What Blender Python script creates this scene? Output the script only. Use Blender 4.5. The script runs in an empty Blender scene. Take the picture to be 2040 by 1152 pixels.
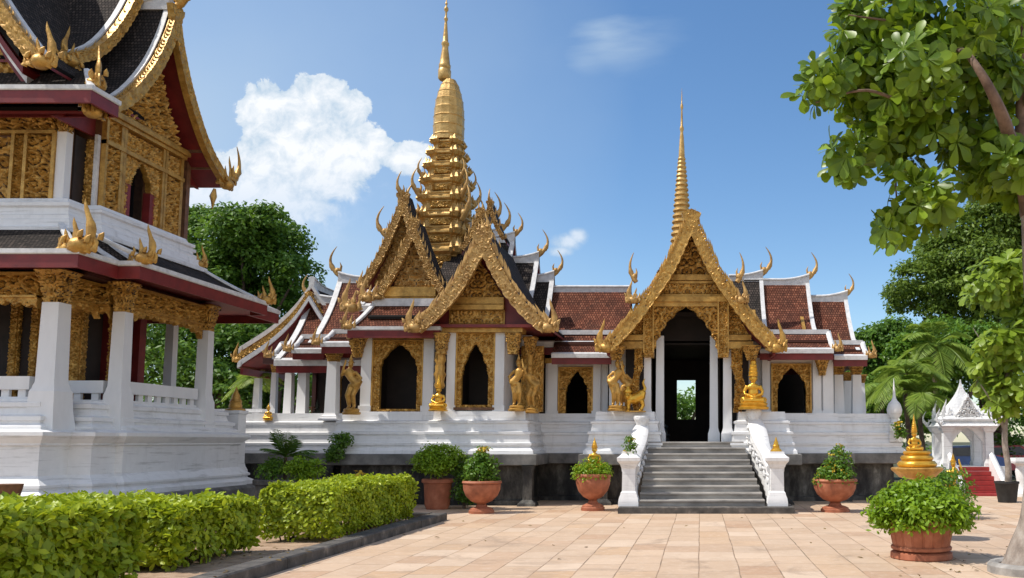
import bpy, math, random
import numpy as np
from mathutils import Vector, Matrix
R = math.radians
scene = bpy.context.scene
COL = scene.collection
random.seed(7); rng = np.random.default_rng(7)

# ------------------------------------------------------------------ camera, sky, sun, exposure
F, U0, V0, PITCH, EYE = 1700.0, 1395.0, 731.3, R(5), 1.65
cam = bpy.data.cameras.new('camera'); cam_o = bpy.data.objects.new('camera', cam); COL.objects.link(cam_o)
cam_o.location = (0, 0, EYE); cam_o.rotation_euler = (R(90) + PITCH, 0, 0)
cam.sensor_width = 36; cam.lens = 36 * F / 2040; cam.clip_end = 3000
cam.shift_x = -(U0 - 1020) / 2040; cam.shift_y = (V0 - 576) / 2040
scene.camera = cam_o

SUN_EL, SUN_AZ = R(55), R(-104)          # azimuth clockwise from +Y
sd = Vector((math.cos(SUN_EL) * math.sin(SUN_AZ), math.cos(SUN_EL) * math.cos(SUN_AZ), math.sin(SUN_EL)))
sl = bpy.data.lights.new('sun', 'SUN'); sl.energy = 3.8; sl.angle = R(0.5); sl.color = (1, 0.94, 0.85)
so = bpy.data.objects.new('sun', sl); COL.objects.link(so)
so.rotation_euler = sd.to_track_quat('Z', 'Y').to_euler(); so.location = sd * 60
scene.view_settings.view_transform = 'Standard'; scene.view_settings.look = 'None'
scene.view_settings.exposure = 0.30; scene.view_settings.gamma = 1
scene.cycles.max_bounces = 6; scene.cycles.diffuse_bounces = 3; scene.cycles.transparent_max_bounces = 4
scene.cycles.use_denoising = True

def pdir(u, v):                           # direction of a picture point, used to set sizes and cloud bearings
    x = (u - U0) / F; y = (V0 - v) / F
    return Vector((x, math.cos(PITCH) - y * math.sin(PITCH), math.sin(PITCH) + y * math.cos(PITCH)))
def P(u, v, Y):
    d = pdir(u, v); return Vector((d.x / d.y * Y, Y, EYE + d.z / d.y * Y))
def ZV(v, Y): return P(U0, v, Y).z
def XU(u, Y, Z=EYE):
    return (u - U0) / F * (Y * math.cos(PITCH) + (Z - EYE) * math.sin(PITCH))

def build_world():
    w = bpy.data.worlds.new('World'); scene.world = w; w.use_nodes = True
    nt = w.node_tree; N = nt.nodes; L = nt.links; N.clear()
    def node(t, **k):
        n = N.new(t)
        for a, b in k.items(): setattr(n, a, b)
        return n
    def math_(op, a, b=None, c=None, clamp=False):
        n = node('ShaderNodeMath', operation=op, use_clamp=clamp)
        for i, x in enumerate((a, b, c)):
            if x is None: continue
            if isinstance(x, (int, float)): n.inputs[i].default_value = x
            else: L.new(x, n.inputs[i])
        return n.outputs[0]
    sky = node('ShaderNodeTexSky', sky_type='NISHITA', sun_disc=False, sun_elevation=SUN_EL, sun_rotation=SUN_AZ,
               air_density=1.0, dust_density=0.5, ozone_density=1.9)
    tc = node('ShaderNodeTexCoord'); sep = node('ShaderNodeSeparateXYZ'); L.new(tc.outputs['Generated'], sep.inputs[0])
    y = math_('MAXIMUM', sep.outputs[1], 0.05)
    px = math_('DIVIDE', sep.outputs[0], y); pz = math_('DIVIDE', sep.outputs[2], y)
    cmb = node('ShaderNodeCombineXYZ'); L.new(px, cmb.inputs[0]); L.new(pz, cmb.inputs[1])
    def fbm(scale, detail, rough, off=0.0, dist=0.0):
        n = node('ShaderNodeTexNoise'); n.inputs['Scale'].default_value = scale; n.inputs['Detail'].default_value = detail
        n.inputs['Roughness'].default_value = rough; n.inputs['Distortion'].default_value = dist
        m = node('ShaderNodeVectorMath', operation='ADD'); L.new(cmb.outputs[0], m.inputs[0]); m.inputs[1].default_value = (off, off * 1.7, off)
        L.new(m.outputs[0], n.inputs['Vector']); return n.outputs['Fac']
    def field(blobs):
        f = None
        for (u, v, ru, rv) in blobs:
            d = pdir(u, v); c = (d.x / d.y, d.z / d.y, 0)
            s = node('ShaderNodeVectorMath', operation='SUBTRACT'); L.new(cmb.outputs[0], s.inputs[0]); s.inputs[1].default_value = c
            m = node('ShaderNodeVectorMath', operation='MULTIPLY'); L.new(s.outputs[0], m.inputs[0]); m.inputs[1].default_value = (F / ru, F / rv, 0)
            ln = node('ShaderNodeVectorMath', operation='LENGTH'); L.new(m.outputs[0], ln.inputs[0])
            g = math_('SUBTRACT', 1.0, ln.outputs['Value'])
            f = g if f is None else math_('SMOOTH_MAX', f, g, 0.15)
        return f
    n1 = fbm(11, 10, 0.62, 3.1, 0.4); n2 = fbm(34, 8, 0.62, 8.3, 0.3); n3 = fbm(3.5, 5, 0.5, 1.3)
    blobs = [(530, 215, 66, 78), (630, 200, 90, 62), (695, 215, 50, 46), (530, 340, 80, 110), (450, 430, 120, 60), (560, 290, 100, 85), (650, 330, 140, 120), (480, 390, 150, 100), (560, 410, 200, 90),
             (745, 295, 52, 40), (810, 318, 60, 46), (400, 395, 120, 70), (600, 250, 70, 60), (1128, 484, 40, 24), (1152, 470, 26, 24), (1118, 500, 34, 16)]
    f = field(blobs)
    e = math_('ADD', math_('MULTIPLY', f, 0.9), math_('MULTIPLY', math_('SUBTRACT', n1, 0.5), 1.15))
    e = math_('ADD', e, math_('MULTIPLY', math_('SUBTRACT', n2, 0.5), 0.85))
    mask = node('ShaderNodeMapRange', interpolation_type='SMOOTHSTEP'); L.new(e, mask.inputs[0])
    mask.inputs[1].default_value = 0.06; mask.inputs[2].default_value = 0.17
    thin = node('ShaderNodeMapRange', interpolation_type='SMOOTHSTEP'); L.new(pz, thin.inputs[0])
    zt = pdir(1020, 300); zb = pdir(1020, 470)
    thin.inputs[1].default_value = zb.z / zb.y; thin.inputs[2].default_value = zt.z / zt.y; thin.inputs[3].default_value = 0.72; thin.inputs[4].default_value = 1.0
    soft = math_('SUBTRACT', 1.0, thin.outputs[0]); L.new(math_('ADD', math_('MULTIPLY', soft, 2.0), 0.18), mask.inputs[2]); L.new(math_('SUBTRACT', 0.05, math_('MULTIPLY', soft, 0.5)), mask.inputs[1])
    top = math_('MULTIPLY', mask.outputs[0], math_('MULTIPLY', thin.outputs[0], 0.96))
    # thin streaky veil, denser towards the left and low down
    rot = node('ShaderNodeMapping'); L.new(cmb.outputs[0], rot.inputs[0]); rot.inputs['Rotation'].default_value = (0, 0, R(-38)); rot.inputs['Scale'].default_value = (2.2, 9, 1)
    ns = node('ShaderNodeTexNoise'); L.new(rot.outputs[0], ns.inputs['Vector']); ns.inputs['Scale'].default_value = 1.6; ns.inputs['Detail'].default_value = 8; ns.inputs['Distortion'].default_value = 0.5
    st = field([(1205, 70, 150, 130), (1160, 130, 90, 70)])
    st = math_('MULTIPLY', math_('MAXIMUM', math_('ADD', st, math_('MULTIPLY', math_('SUBTRACT', ns.outputs['Fac'], 0.52), 4.0)), 0.0), 0.55, clamp=True)
    st = math_('MULTIPLY', st, math_('MULTIPLY', math_('MAXIMUM', field([(1205, 70, 190, 160)]), 0.0), 1.0, clamp=True))
    veil = field([(300, 300, 1050, 720), (560, 560, 700, 380)])
    veil = math_('MULTIPLY', math_('MAXIMUM', math_('ADD', veil, math_('MULTIPLY', math_('SUBTRACT', n3, 0.5), 0.5)), 0.0), 0.75, clamp=True)
    fac = math_('MAXIMUM', top, math_('MAXIMUM', math_('MULTIPLY', veil, 0.95), st), clamp=True)
    shade = node('ShaderNodeMapRange'); L.new(math_('ADD', math_('MULTIPLY', n2, 0.8), math_('MULTIPLY', e, 0.35)), shade.inputs[0])
    shade.inputs[1].default_value = 0.36; shade.inputs[2].default_value = 0.70
    sh2 = math_('MULTIPLY', shade.outputs[0], math_('MULTIPLY', mask.outputs[0], thin.outputs[0]), clamp=True)
    cr = node('ShaderNodeMix', data_type='RGBA'); L.new(sh2, cr.inputs[0])
    cr.inputs[6].default_value = (3.0, 3.75, 4.5, 1); cr.inputs[7].default_value = (5.5, 5.6, 5.7, 1)
    # Saturation of the clear sky
    hs = node('ShaderNodeHueSaturation'); L.new(sky.outputs[0], hs.inputs['Color']); hs.inputs['Saturation'].default_value = 1.18; hs.inputs['Value'].default_value = 0.90
    mx = node('ShaderNodeMix', data_type='RGBA'); 
    # unseen cloud added behind and beside the viewpoint as neutral fill for the facades
    nb = node('ShaderNodeTexNoise'); L.new(tc.outputs['Generated'], nb.inputs['Vector']); nb.inputs['Scale'].default_value = 3.0; nb.inputs['Detail'].default_value = 7
    mb_ = node('ShaderNodeMapRange', interpolation_type='SMOOTHSTEP'); L.new(nb.outputs['Fac'], mb_.inputs[0]); mb_.inputs[1].default_value = 0.40; mb_.inputs[2].default_value = 0.62
    yb = node('ShaderNodeMapRange', interpolation_type='SMOOTHSTEP'); L.new(sep.outputs[1], yb.inputs[0]); yb.inputs[1].default_value = 0.25; yb.inputs[2].default_value = -0.05
    fac = math_('MAXIMUM', fac, math_('MULTIPLY', mb_.outputs[0], math_('MULTIPLY', yb.outputs[0], 0.9)), clamp=True)
    mc2 = node('ShaderNodeMix', data_type='RGBA'); L.new(yb.outputs[0], mc2.inputs[0]); L.new(cr.outputs[2], mc2.inputs[6]); mc2.inputs[7].default_value = (6.4, 6.3, 6.2, 1); cr = mc2
    L.new(fac, mx.inputs[0]); L.new(hs.outputs[0], mx.inputs[6]); L.new(cr.outputs[2], mx.inputs[7])
    bg = node('ShaderNodeBackground'); bg.inputs[1].default_value = 0.15; L.new(mx.outputs[2], bg.inputs[0])
    out = node('ShaderNodeOutputWorld'); L.new(bg.outputs[0], out.inputs[0])
build_world()

# ------------------------------------------------------------------ materials
def new_mat(name):
    m = bpy.data.materials.new(name); m.use_nodes = True
    nt = m.node_tree; return m, nt, nt.nodes['Principled BSDF']
def nd(nt, t, **k):
    n = nt.nodes.new(t)
    for a, b in k.items(): setattr(n, a, b)
    return n
def setin(n, **k):
    for a, b in k.items(): n.inputs[a.replace('_', ' ')].default_value = b
def c4(c): return (c[0], c[1], c[2], 1)
def ramp(nt, fac, stops):
    r = nd(nt, 'ShaderNodeValToRGB'); nt.links.new(fac, r.inputs[0]); e = r.color_ramp.elements
    e[0].position, e[0].color = stops[0][0], c4(stops[0][1]); e[1].position, e[1].color = stops[-1][0], c4(stops[-1][1])
    for p, c in stops[1:-1]:
        x = e.new(p); x.color = c4(c)
    return r.outputs[0]
def coords(nt, scale=(1, 1, 1), out='Object', rot=(0, 0, 0)):
    tc = nd(nt, 'ShaderNodeTexCoord'); mp = nd(nt, 'ShaderNodeMapping'); nt.links.new(tc.outputs[out], mp.inputs[0])
    mp.inputs['Scale'].default_value = scale; mp.inputs['Rotation'].default_value = rot; return mp.outputs[0]
def noise(nt, vec, scale, detail=5, rough=0.55, dist=0.0):
    n = nd(nt, 'ShaderNodeTexNoise'); nt.links.new(vec, n.inputs[0]); setin(n, Scale=scale, Detail=detail, Roughness=rough, Distortion=dist)
    return n.outputs['Fac']
def bump(nt, bsdf, h, strength, dist):
    b = nd(nt, 'ShaderNodeBump'); setin(b, Strength=strength, Distance=dist); nt.links.new(h, b.inputs['Height'])
    nt.links.new(b.outputs[0], bsdf.inputs['Normal'])
def mixc(nt, fac, a, b, mode='MIX'):
    m = nd(nt, 'ShaderNodeMix', data_type='RGBA', blend_type=mode)
    for i, x in ((0, fac), (6, a), (7, b)):
        if isinstance(x, (int, float)): m.inputs[i].default_value = x
        elif isinstance(x, tuple): m.inputs[i].default_value = c4(x)
        else: nt.links.new(x, m.inputs[i])
    return m.outputs[2]
def simple(name, stops, scale=4, rough=0.6, metal=0.0, bumps=0.0, bscale=30, bdist=0.01, stretch=(1, 1, 1), detail=6):
    m, nt, b = new_mat(name); v = coords(nt, stretch)
    c = ramp(nt, noise(nt, v, scale, detail, 0.6), stops); nt.links.new(c, b.inputs['Base Color'])
    setin(b, Roughness=rough, Metallic=metal)
    if bumps: bump(nt, b, noise(nt, v, bscale, 5, 0.6), bumps, bdist)
    return m
def plaster(name, base, dirt, streak=0.5):
    m, nt, b = new_mat(name); v = coords(nt)
    vs = coords(nt, (1.6, 1.6, 0.22)); vh = coords(nt, (0.5, 0.5, 7))
    s1 = ramp(nt, noise(nt, vs, 3.2, 8, 0.68), [(0.50, (0, 0, 0)), (0.70, (1, 1, 1))])
    s2 = ramp(nt, noise(nt, vh, 2.2, 7, 0.66), [(0.55, (0, 0, 0)), (0.66, (1, 1, 1))])
    s3 = ramp(nt, noise(nt, v, 1.1, 4, 0.5), [(0.35, (0, 0, 0)), (0.7, (1, 1, 1))])
    cc = ramp(nt, noise(nt, v, 6, 5, 0.6), [(0.3, tuple(x * 0.93 for x in base)), (0.7, base)])
    cc = mixc(nt, mixc(nt, 0.5, s1, s2), cc, dirt) if streak > 0.8 else mixc(nt, mixc(nt, 1 - streak, mixc(nt, 0.5, mixc(nt, s3, (0, 0, 0), s1), s2), (0, 0, 0)), cc, dirt)
    nt.links.new(cc, b.inputs['Base Color']); setin(b, Roughness=0.75)
    bump(nt, b, noise(nt, v, 18, 6, 0.65), 0.25, 0.012); return m
def tiles(name, dark, mid, light, w=0.075, h=0.10, stain=(0.02, 0.018, 0.016)):
    m, nt, b = new_mat(name); tc = nd(nt, 'ShaderNodeTexCoord')
    br = nd(nt, 'ShaderNodeTexBrick'); nt.links.new(tc.outputs['UV'], br.inputs[0])
    setin(br, Color1=c4((0, 0, 0)), Color2=c4((1, 1, 1)), Mortar=c4((0.1, 0.1, 0.1)), Scale=1.0, Mortar_Size=0.012, Mortar_Smooth=0.6, Bias=0.0, Brick_Width=w, Row_Height=h)
    br.offset = 0.5
    v = tc.outputs['UV']
    n1 = noise(nt, v, 1.3, 6, 0.6); n2 = noise(nt, v, 14, 4, 0.7)
    cc = ramp(nt, br.outputs['Color'], [(0.0, dark), (0.5, mid), (1.0, light)])
    cc = mixc(nt, ramp(nt, n1, [(0.42, (0, 0, 0)), (0.75, (0.85, 0.85, 0.85))]), cc, stain)
    cc = mixc(nt, ramp(nt, n2, [(0.5, (0, 0, 0)), (0.8, (0.5, 0.5, 0.5))]), cc, tuple(x * 1.5 for x in light))
    cc = mixc(nt, br.outputs['Fac'], cc, tuple(x * 0.35 for x in dark))
    nt.links.new(cc, b.inputs['Base Color']); setin(b, Roughness=0.9); b.inputs['Specular IOR Level'].default_value = 0.15
    # each course lifts at its lower edge
    sp = nd(nt, 'ShaderNodeSeparateXYZ'); nt.links.new(v, sp.inputs[0])
    d = nd(nt, 'ShaderNodeMath', operation='DIVIDE'); nt.links.new(sp.outputs[1], d.inputs[0]); d.inputs[1].default_value = h
    f = nd(nt, 'ShaderNodeMath', operation='FRACT'); nt.links.new(d.outputs[0], f.inputs[0])
    a = nd(nt, 'ShaderNodeMath', operation='ADD'); nt.links.new(f.outputs[0], a.inputs[0])
    sb = nd(nt, 'ShaderNodeMath', operation='MULTIPLY'); nt.links.new(br.outputs['Color'], sb.inputs[0]); sb.inputs[1].default_value = 0.5; nt.links.new(sb.outputs[0], a.inputs[1])
    bump(nt, b, a.outputs[0], 0.9, 0.03); return m
def gold(name, lo, hi, rough, metal, bscale=38, bs=0.4, bd=0.012):
    m, nt, b = new_mat(name); v = coords(nt)
    n1 = noise(nt, v, 5, 6, 0.65); n2 = noise(nt, v, 30, 4, 0.6)
    cc = ramp(nt, n1, [(0.3, lo), (0.65, hi)])
    cc = mixc(nt, ramp(nt, n2, [(0.52, (0, 0, 0)), (0.75, (0.4, 0.4, 0.4))]), cc, tuple(x * 0.5 for x in lo))
    nt.links.new(cc, b.inputs['Base Color']); setin(b, Roughness=rough, Metallic=metal)
    vo = nd(nt, 'ShaderNodeTexVoronoi', feature='SMOOTH_F1'); nt.links.new(v, vo.inputs[0]); setin(vo, Scale=bscale * 0.45)
    a = nd(nt, 'ShaderNodeMath', operation='ADD'); nt.links.new(vo.outputs['Distance'], a.inputs[0]); nt.links.new(noise(nt, v, bscale, 4, 0.6, 0.6), a.inputs[1])
    bump(nt, b, a.outputs[0], bs, bd); return m
def leafmat(name, dark, light, trans=0.35, rough=0.45, tint=(0.2, 0.25, 0.03)):
    m, nt, b = new_mat(name)
    g = nd(nt, 'ShaderNodeNewGeometry')
    v = coords(nt); n1 = noise(nt, v, 1.2, 3, 0.5)
    mixf = nd(nt, 'ShaderNodeMath', operation='ADD'); nt.links.new(g.outputs['Random Per Island'], mixf.inputs[0]); nt.links.new(n1, mixf.inputs[1])
    hf = nd(nt, 'ShaderNodeMath', operation='MULTIPLY'); nt.links.new(mixf.outputs[0], hf.inputs[0]); hf.inputs[1].default_value = 0.5
    cc = ramp(nt, hf.outputs[0], [(0.15, dark), (0.6, tuple((a + c) / 2 for a, c in zip(dark, light))), (0.9, light)])
    nt.links.new(cc, b.inputs['Base Color']); setin(b, Roughness=rough)
    b.inputs['Specular IOR Level'].default_value = 0.35
    t = nd(nt, 'ShaderNodeBsdfTranslucent'); tcx = mixc(nt, 0.5, cc, tint); nt.links.new(tcx, t.inputs[0])
    mx = nd(nt, 'ShaderNodeMixShader'); mx.inputs[0].default_value = trans
    nt.links.new(b.outputs[0], mx.inputs[1]); nt.links.new(t.outputs[0], mx.inputs[2])
    nt.links.new(mx.outputs[0], nt.nodes['Material Output'].inputs[0]); return m
def paving():
    m, nt, b = new_mat('sandstone_paving'); v = coords(nt, (1, 1, 1), 'Object', (0, 0, R(90)))
    w = nd(nt, 'ShaderNodeTexNoise'); nt.links.new(v, w.inputs[0]); setin(w, Scale=0.9, Detail=2)
    wv = nd(nt, 'ShaderNodeVectorMath', operation='MULTIPLY_ADD'); nt.links.new(w.outputs['Color'], wv.inputs[0]); wv.inputs[1].default_value = (0.045, 0.035, 0); nt.links.new(v, wv.inputs[2])
    br = nd(nt, 'ShaderNodeTexBrick'); nt.links.new(wv.outputs[0], br.inputs[0])
    setin(br, Color1=c4((0, 0, 0)), Color2=c4((1, 1, 1)), Mortar=c4((0, 0, 0)), Scale=1.0, Mortar_Size=0.009, Mortar_Smooth=0.3, Bias=0.0, Brick_Width=0.72, Row_Height=0.52)
    br.offset = 0.37; br.squash = 1.35; br.squash_frequency = 3
    cc = ramp(nt, br.outputs['Color'], [(0, (0.46, 0.29, 0.18)), (0.25, (0.58, 0.42, 0.29)), (0.55, (0.52, 0.37, 0.25)), (0.8, (0.63, 0.48, 0.35)), (1, (0.53, 0.35, 0.21))])
    n1 = noise(nt, v, 1.1, 8, 0.65); n2 = noise(nt, v, 7, 8, 0.7); n3 = noise(nt, v, 0.35, 4, 0.6)
    cc = mixc(nt, ramp(nt, n1, [(0.45, (0, 0, 0)), (0.75, (0.5, 0.5, 0.5))]), cc, (0.40, 0.27, 0.17))
    cc = mixc(nt, ramp(nt, n2, [(0.5, (0, 0, 0)), (0.8, (0.65, 0.65, 0.65))]), cc, (0.68, 0.55, 0.42))
    cc = mixc(nt, ramp(nt, n3, [(0.5, (0, 0, 0)), (0.8, (0.45, 0.45, 0.45))]), cc, (0.34, 0.25, 0.18))
    jm = nd(nt, 'ShaderNodeMath', operation='MULTIPLY'); nt.links.new(br.outputs['Fac'], jm.inputs[0]); nt.links.new(ramp(nt, noise(nt, v, 2.3, 5, 0.6), [(0.36, (.12, .12, .12)), (0.62, (1, 1, 1))]), jm.inputs[1])
    cc = mixc(nt, jm.outputs[0], cc, (0.20, 0.14, 0.09))
    cc = mixc(nt, ramp(nt, noise(nt, v, 0.8, 9, 0.72, 0.8), [(0.56, (0, 0, 0)), (0.66, (0.6, 0.6, 0.6))]), cc, (0.33, 0.235, 0.165))
    nt.links.new(cc, b.inputs['Base Color']); setin(b, Roughness=0.78)
    s = nd(nt, 'ShaderNodeMath', operation='SUBTRACT'); nt.links.new(n2, s.inputs[0]); nt.links.new(br.outputs['Fac'], s.inputs[1])
    bump(nt, b, s.outputs[0], 0.5, 0.015); return m
def dark_stone():
    m, nt, b = new_mat('stained_stone'); v = coords(nt, (1, 1, 0.45))
    n = noise(nt, v, 1.6, 8, 0.68)
    cc = ramp(nt, n, [(0.32, (0.012, 0.012, 0.012)), (0.46, (0.04, 0.038, 0.036)), (0.58, (0.13, 0.125, 0.11)), (0.70, (0.38, 0.37, 0.34))])
    nt.links.new(cc, b.inputs['Base Color']); setin(b, Roughness=0.85)
    bump(nt, b, noise(nt, v, 9, 7, 0.7), 0.6, 0.04); return m

M = dict(
    white=plaster('white_plaster', (0.81, 0.81, 0.81), (0.30, 0.295, 0.28), 0.8),
    trim=simple('white_trim', [(0.3, (0.50, 0.50, 0.50)), (0.6, (0.68, 0.68, 0.68))], 7, 0.6, bumps=0.2),
    column=simple('white_column_paint', [(0.3, (0.70, 0.70, 0.70)), (0.65, (0.79, 0.79, 0.79))], 2.2, 0.6, bumps=0.1, stretch=(1, 1, .4)),
    tile=tiles('red_brown_tiles', (0.095, 0.030, 0.017), (0.17, 0.057, 0.033), (0.27, 0.105, 0.062)),
    tile_dark=tiles('weathered_and_shaded_tiles', (0.026, 0.022, 0.02), (0.05, 0.04, 0.035), (0.09, 0.07, 0.06)),
    gold=gold('carved_gilt_wood', (0.31, 0.155, 0.028), (0.62, 0.36, 0.085), 0.42, 0.4),
    gold_old=gold('weathered_gilt_wood', (0.30, 0.16, 0.045), (0.58, 0.36, 0.12), 0.5, 0.3),
    gold_spire=gold('gilt_spire', (0.42, 0.24, 0.06), (0.66, 0.43, 0.15), 0.42, 0.4, 22, 0.35, 0.02),
    gold_shiny=gold('polished_gold', (0.60, 0.31, 0.03), (0.80, 0.46, 0.06), 0.28, 0.6, 14, 0.25, 0.015),
    crevice_shade=simple('painted_crevice_shade', [(0.3, (0.035, 0.016, 0.008)), (0.7, (0.09, 0.045, 0.016))], 6, 0.5),  # dark colour for the low spots of carving, standing in for crevice shade
    red=simple('red_lacquer', [(0.3, (0.12, 0.012, 0.012)), (0.7, (0.22, 0.022, 0.02))], 3, 0.5, bumps=0.15),
    red_dark=simple('dark_red_wood', [(0.3, (0.03, 0.008, 0.006)), (0.7, (0.07, 0.012, 0.01))], 3, 0.6),
    inside=simple('dark_interior_shade', [(0.3, (0.012, 0.008, 0.006)), (0.7, (0.03, 0.018, 0.014))], 3, 0.7),  # near-black, interior shade put into the colour
    stone=dark_stone(),
    slab=simple('grey_stone_slab', [(0.3, (0.07, 0.07, 0.065)), (0.5, (0.15, 0.145, 0.135)), (0.75, (0.26, 0.25, 0.23))], 2.5, 0.85, bumps=0.4, bscale=20),
    step=simple('worn_concrete', [(0.28, (0.15, 0.14, 0.13)), (0.48, (0.30, 0.28, 0.255)), (0.72, (0.47, 0.44, 0.40))], 2.2, 0.85, bumps=0.4, bscale=25, stretch=(.6, 1.4, 1.6), detail=9),
    kerb=simple('dark_kerb_stone', [(0.3, (0.035, 0.033, 0.03)), (0.55, (0.10, 0.09, 0.08)), (0.8, (0.28, 0.24, 0.2))], 3.5, 0.85, bumps=0.5, bscale=18, bdist=.02, detail=9),
    paving=paving(),
    soil=simple('sandy_soil', [(0.3, (0.22, 0.14, 0.085)), (0.55, (0.38, 0.26, 0.17)), (0.8, (0.5, 0.37, 0.26))], 5, 0.95, bumps=0.6, bscale=30, bdist=.02),
    earth=simple('dark_earth', [(0.3, (0.03, 0.035, 0.015)), (0.7, (0.09, 0.09, 0.035))], 0.5, 0.95, bumps=0.4, bscale=5),
    terra=simple('terracotta', [(0.25, (0.20, 0.065, 0.032)), (0.5, (0.36, 0.115, 0.055)), (0.8, (0.50, 0.20, 0.11))], 5, 0.7, bumps=0.25, bscale=20),
    bark=simple('pale_bark', [(0.28, (0.13, 0.10, 0.08)), (0.5, (0.27, 0.22, 0.18)), (0.75, (0.42, 0.37, 0.32))], 5, 0.85, bumps=0.7, bscale=16, bdist=.03, stretch=(1.2, 1.2, .8), detail=9),
    limb=simple('brown_limb_bark', [(0.3, (0.10, 0.06, 0.04)), (0.7, (0.25, 0.16, 0.11))], 6, 0.8, bumps=0.5, bscale=20, bdist=.02),
    bark_dark=simple('dark_bark', [(0.3, (0.05, 0.035, 0.025)), (0.7, (0.14, 0.09, 0.06))], 6, 0.85, bumps=0.6, bscale=20, bdist=.02),
    hedge=leafmat('hedge_leaf', (0.15, 0.24, 0.012), (0.62, 0.70, 0.03), 0.32, 0.42, (0.5, 0.55, 0.03)),
    tree=leafmat('tree_leaf', (0.04, 0.105, 0.014), (0.19, 0.35, 0.04), 0.38, 0.5, (0.2, 0.32, 0.03)),
    tree2=leafmat('olive_tree_leaf', (0.06, 0.12, 0.016), (0.27, 0.38, 0.05), 0.40, 0.5, (0.18, 0.25, 0.03)),
    almond=leafmat('broad_leaf', (0.035, 0.09, 0.008), (0.29, 0.43, 0.03), 0.36, 0.36, (0.40, 0.52, 0.02)),
    almond2=leafmat('yellow_green_broad_leaf', (0.14, 0.24, 0.02), (0.36, 0.47, 0.05), 0.42, 0.38, (0.4, 0.5, 0.03)),
    palm=leafmat('palm_frond', (0.13, 0.24, 0.03), (0.40, 0.52, 0.10), 0.4, 0.4, (0.32, 0.42, 0.05)),
    shrub=leafmat('shrub_leaf', (0.06, 0.15, 0.018), (0.20, 0.36, 0.035), 0.36, 0.42, (0.25, 0.36, 0.02)),
    bright=leafmat('bright_shrub_leaf', (0.12, 0.23, 0.012), (0.34, 0.52, 0.03), 0.4, 0.42, (0.36, 0.48, 0.02)),
    yellow=leafmat('yellow_flower', (0.45, 0.28, 0.02), (0.75, 0.55, 0.05), 0.3, 0.5, (0.6, 0.45, 0.03)),
    redpaint=simple('red_painted_step', [(0.3, (0.24, 0.02, 0.02)), (0.7, (0.42, 0.04, 0.035))], 5, 0.6, bumps=.2),
    white_carved=gold('white_carved_stucco', (0.66, 0.66, 0.66), (0.80, 0.80, 0.80), 0.7, 0.0, 30, 0.7, 0.03),
    blue=simple('blue_car_paint', [(0.3, (0.01, 0.04, 0.16)), (0.7, (0.015, 0.06, 0.22))], 3, 0.25),
    redcar=simple('red_car_paint', [(0.3, (0.35, 0.02, 0.03)), (0.7, (0.45, 0.03, 0.04))], 3, 0.25),
    glass=simple('dark_glass', [(0.3, (0.01, 0.012, 0.015)), (0.7, (0.02, 0.022, 0.025))], 3, 0.08),
    rubber=simple('black_rubber', [(0.3, (0.012, 0.012, 0.012)), (0.7, (0.03, 0.03, 0.03))], 5, 0.7),
    bronze=simple('dark_bronze', [(0.3, (0.02, 0.025, 0.02)), (0.7, (0.06, 0.07, 0.055))], 5, 0.45, 0.6),
    wood=simple('brown_wood', [(0.3, (0.10, 0.045, 0.02)), (0.7, (0.22, 0.10, 0.045))], 8, 0.6),
)

# ------------------------------------------------------------------ objects and mesh building
WL = {}
SHIFT = [0.0, 0.0, 0.0]                         # moves a whole storey as one while it is being built
def tag(o, label=None, cat=None, group=None, kind=None):
    for k, x in (('label', label), ('category', cat), ('group', group), ('kind', kind)):
        if x: o[k] = x
    return o
def thing(name, loc, label, cat, group=None, rz=0):
    o = bpy.data.objects.new(name, None); COL.objects.link(o); o.location = loc; o.rotation_euler.z = rz
    o.empty_display_size = 0.3; WL[o] = Vector(loc); return tag(o, label, cat, group)
def link(name, me, mat, parent=None):
    o = bpy.data.objects.new(name, me); COL.objects.link(o)
    if mat is not None and not len(me.materials): me.materials.append(mat)
    if parent is not None: o.parent = parent; WL[o] = WL[parent]
    else: WL[o] = Vector((0, 0, 0))
    return o
def copy_tree(o, parent=None):
    c = o.copy(); COL.objects.link(c)
    if parent is not None: c.parent = parent
    for ch in o.children: copy_tree(ch, c)
    return c
def smooth_me(me, ang):
    me.shade_smooth()
    if ang < 180: me.set_sharp_from_angle(angle=R(ang))

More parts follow.
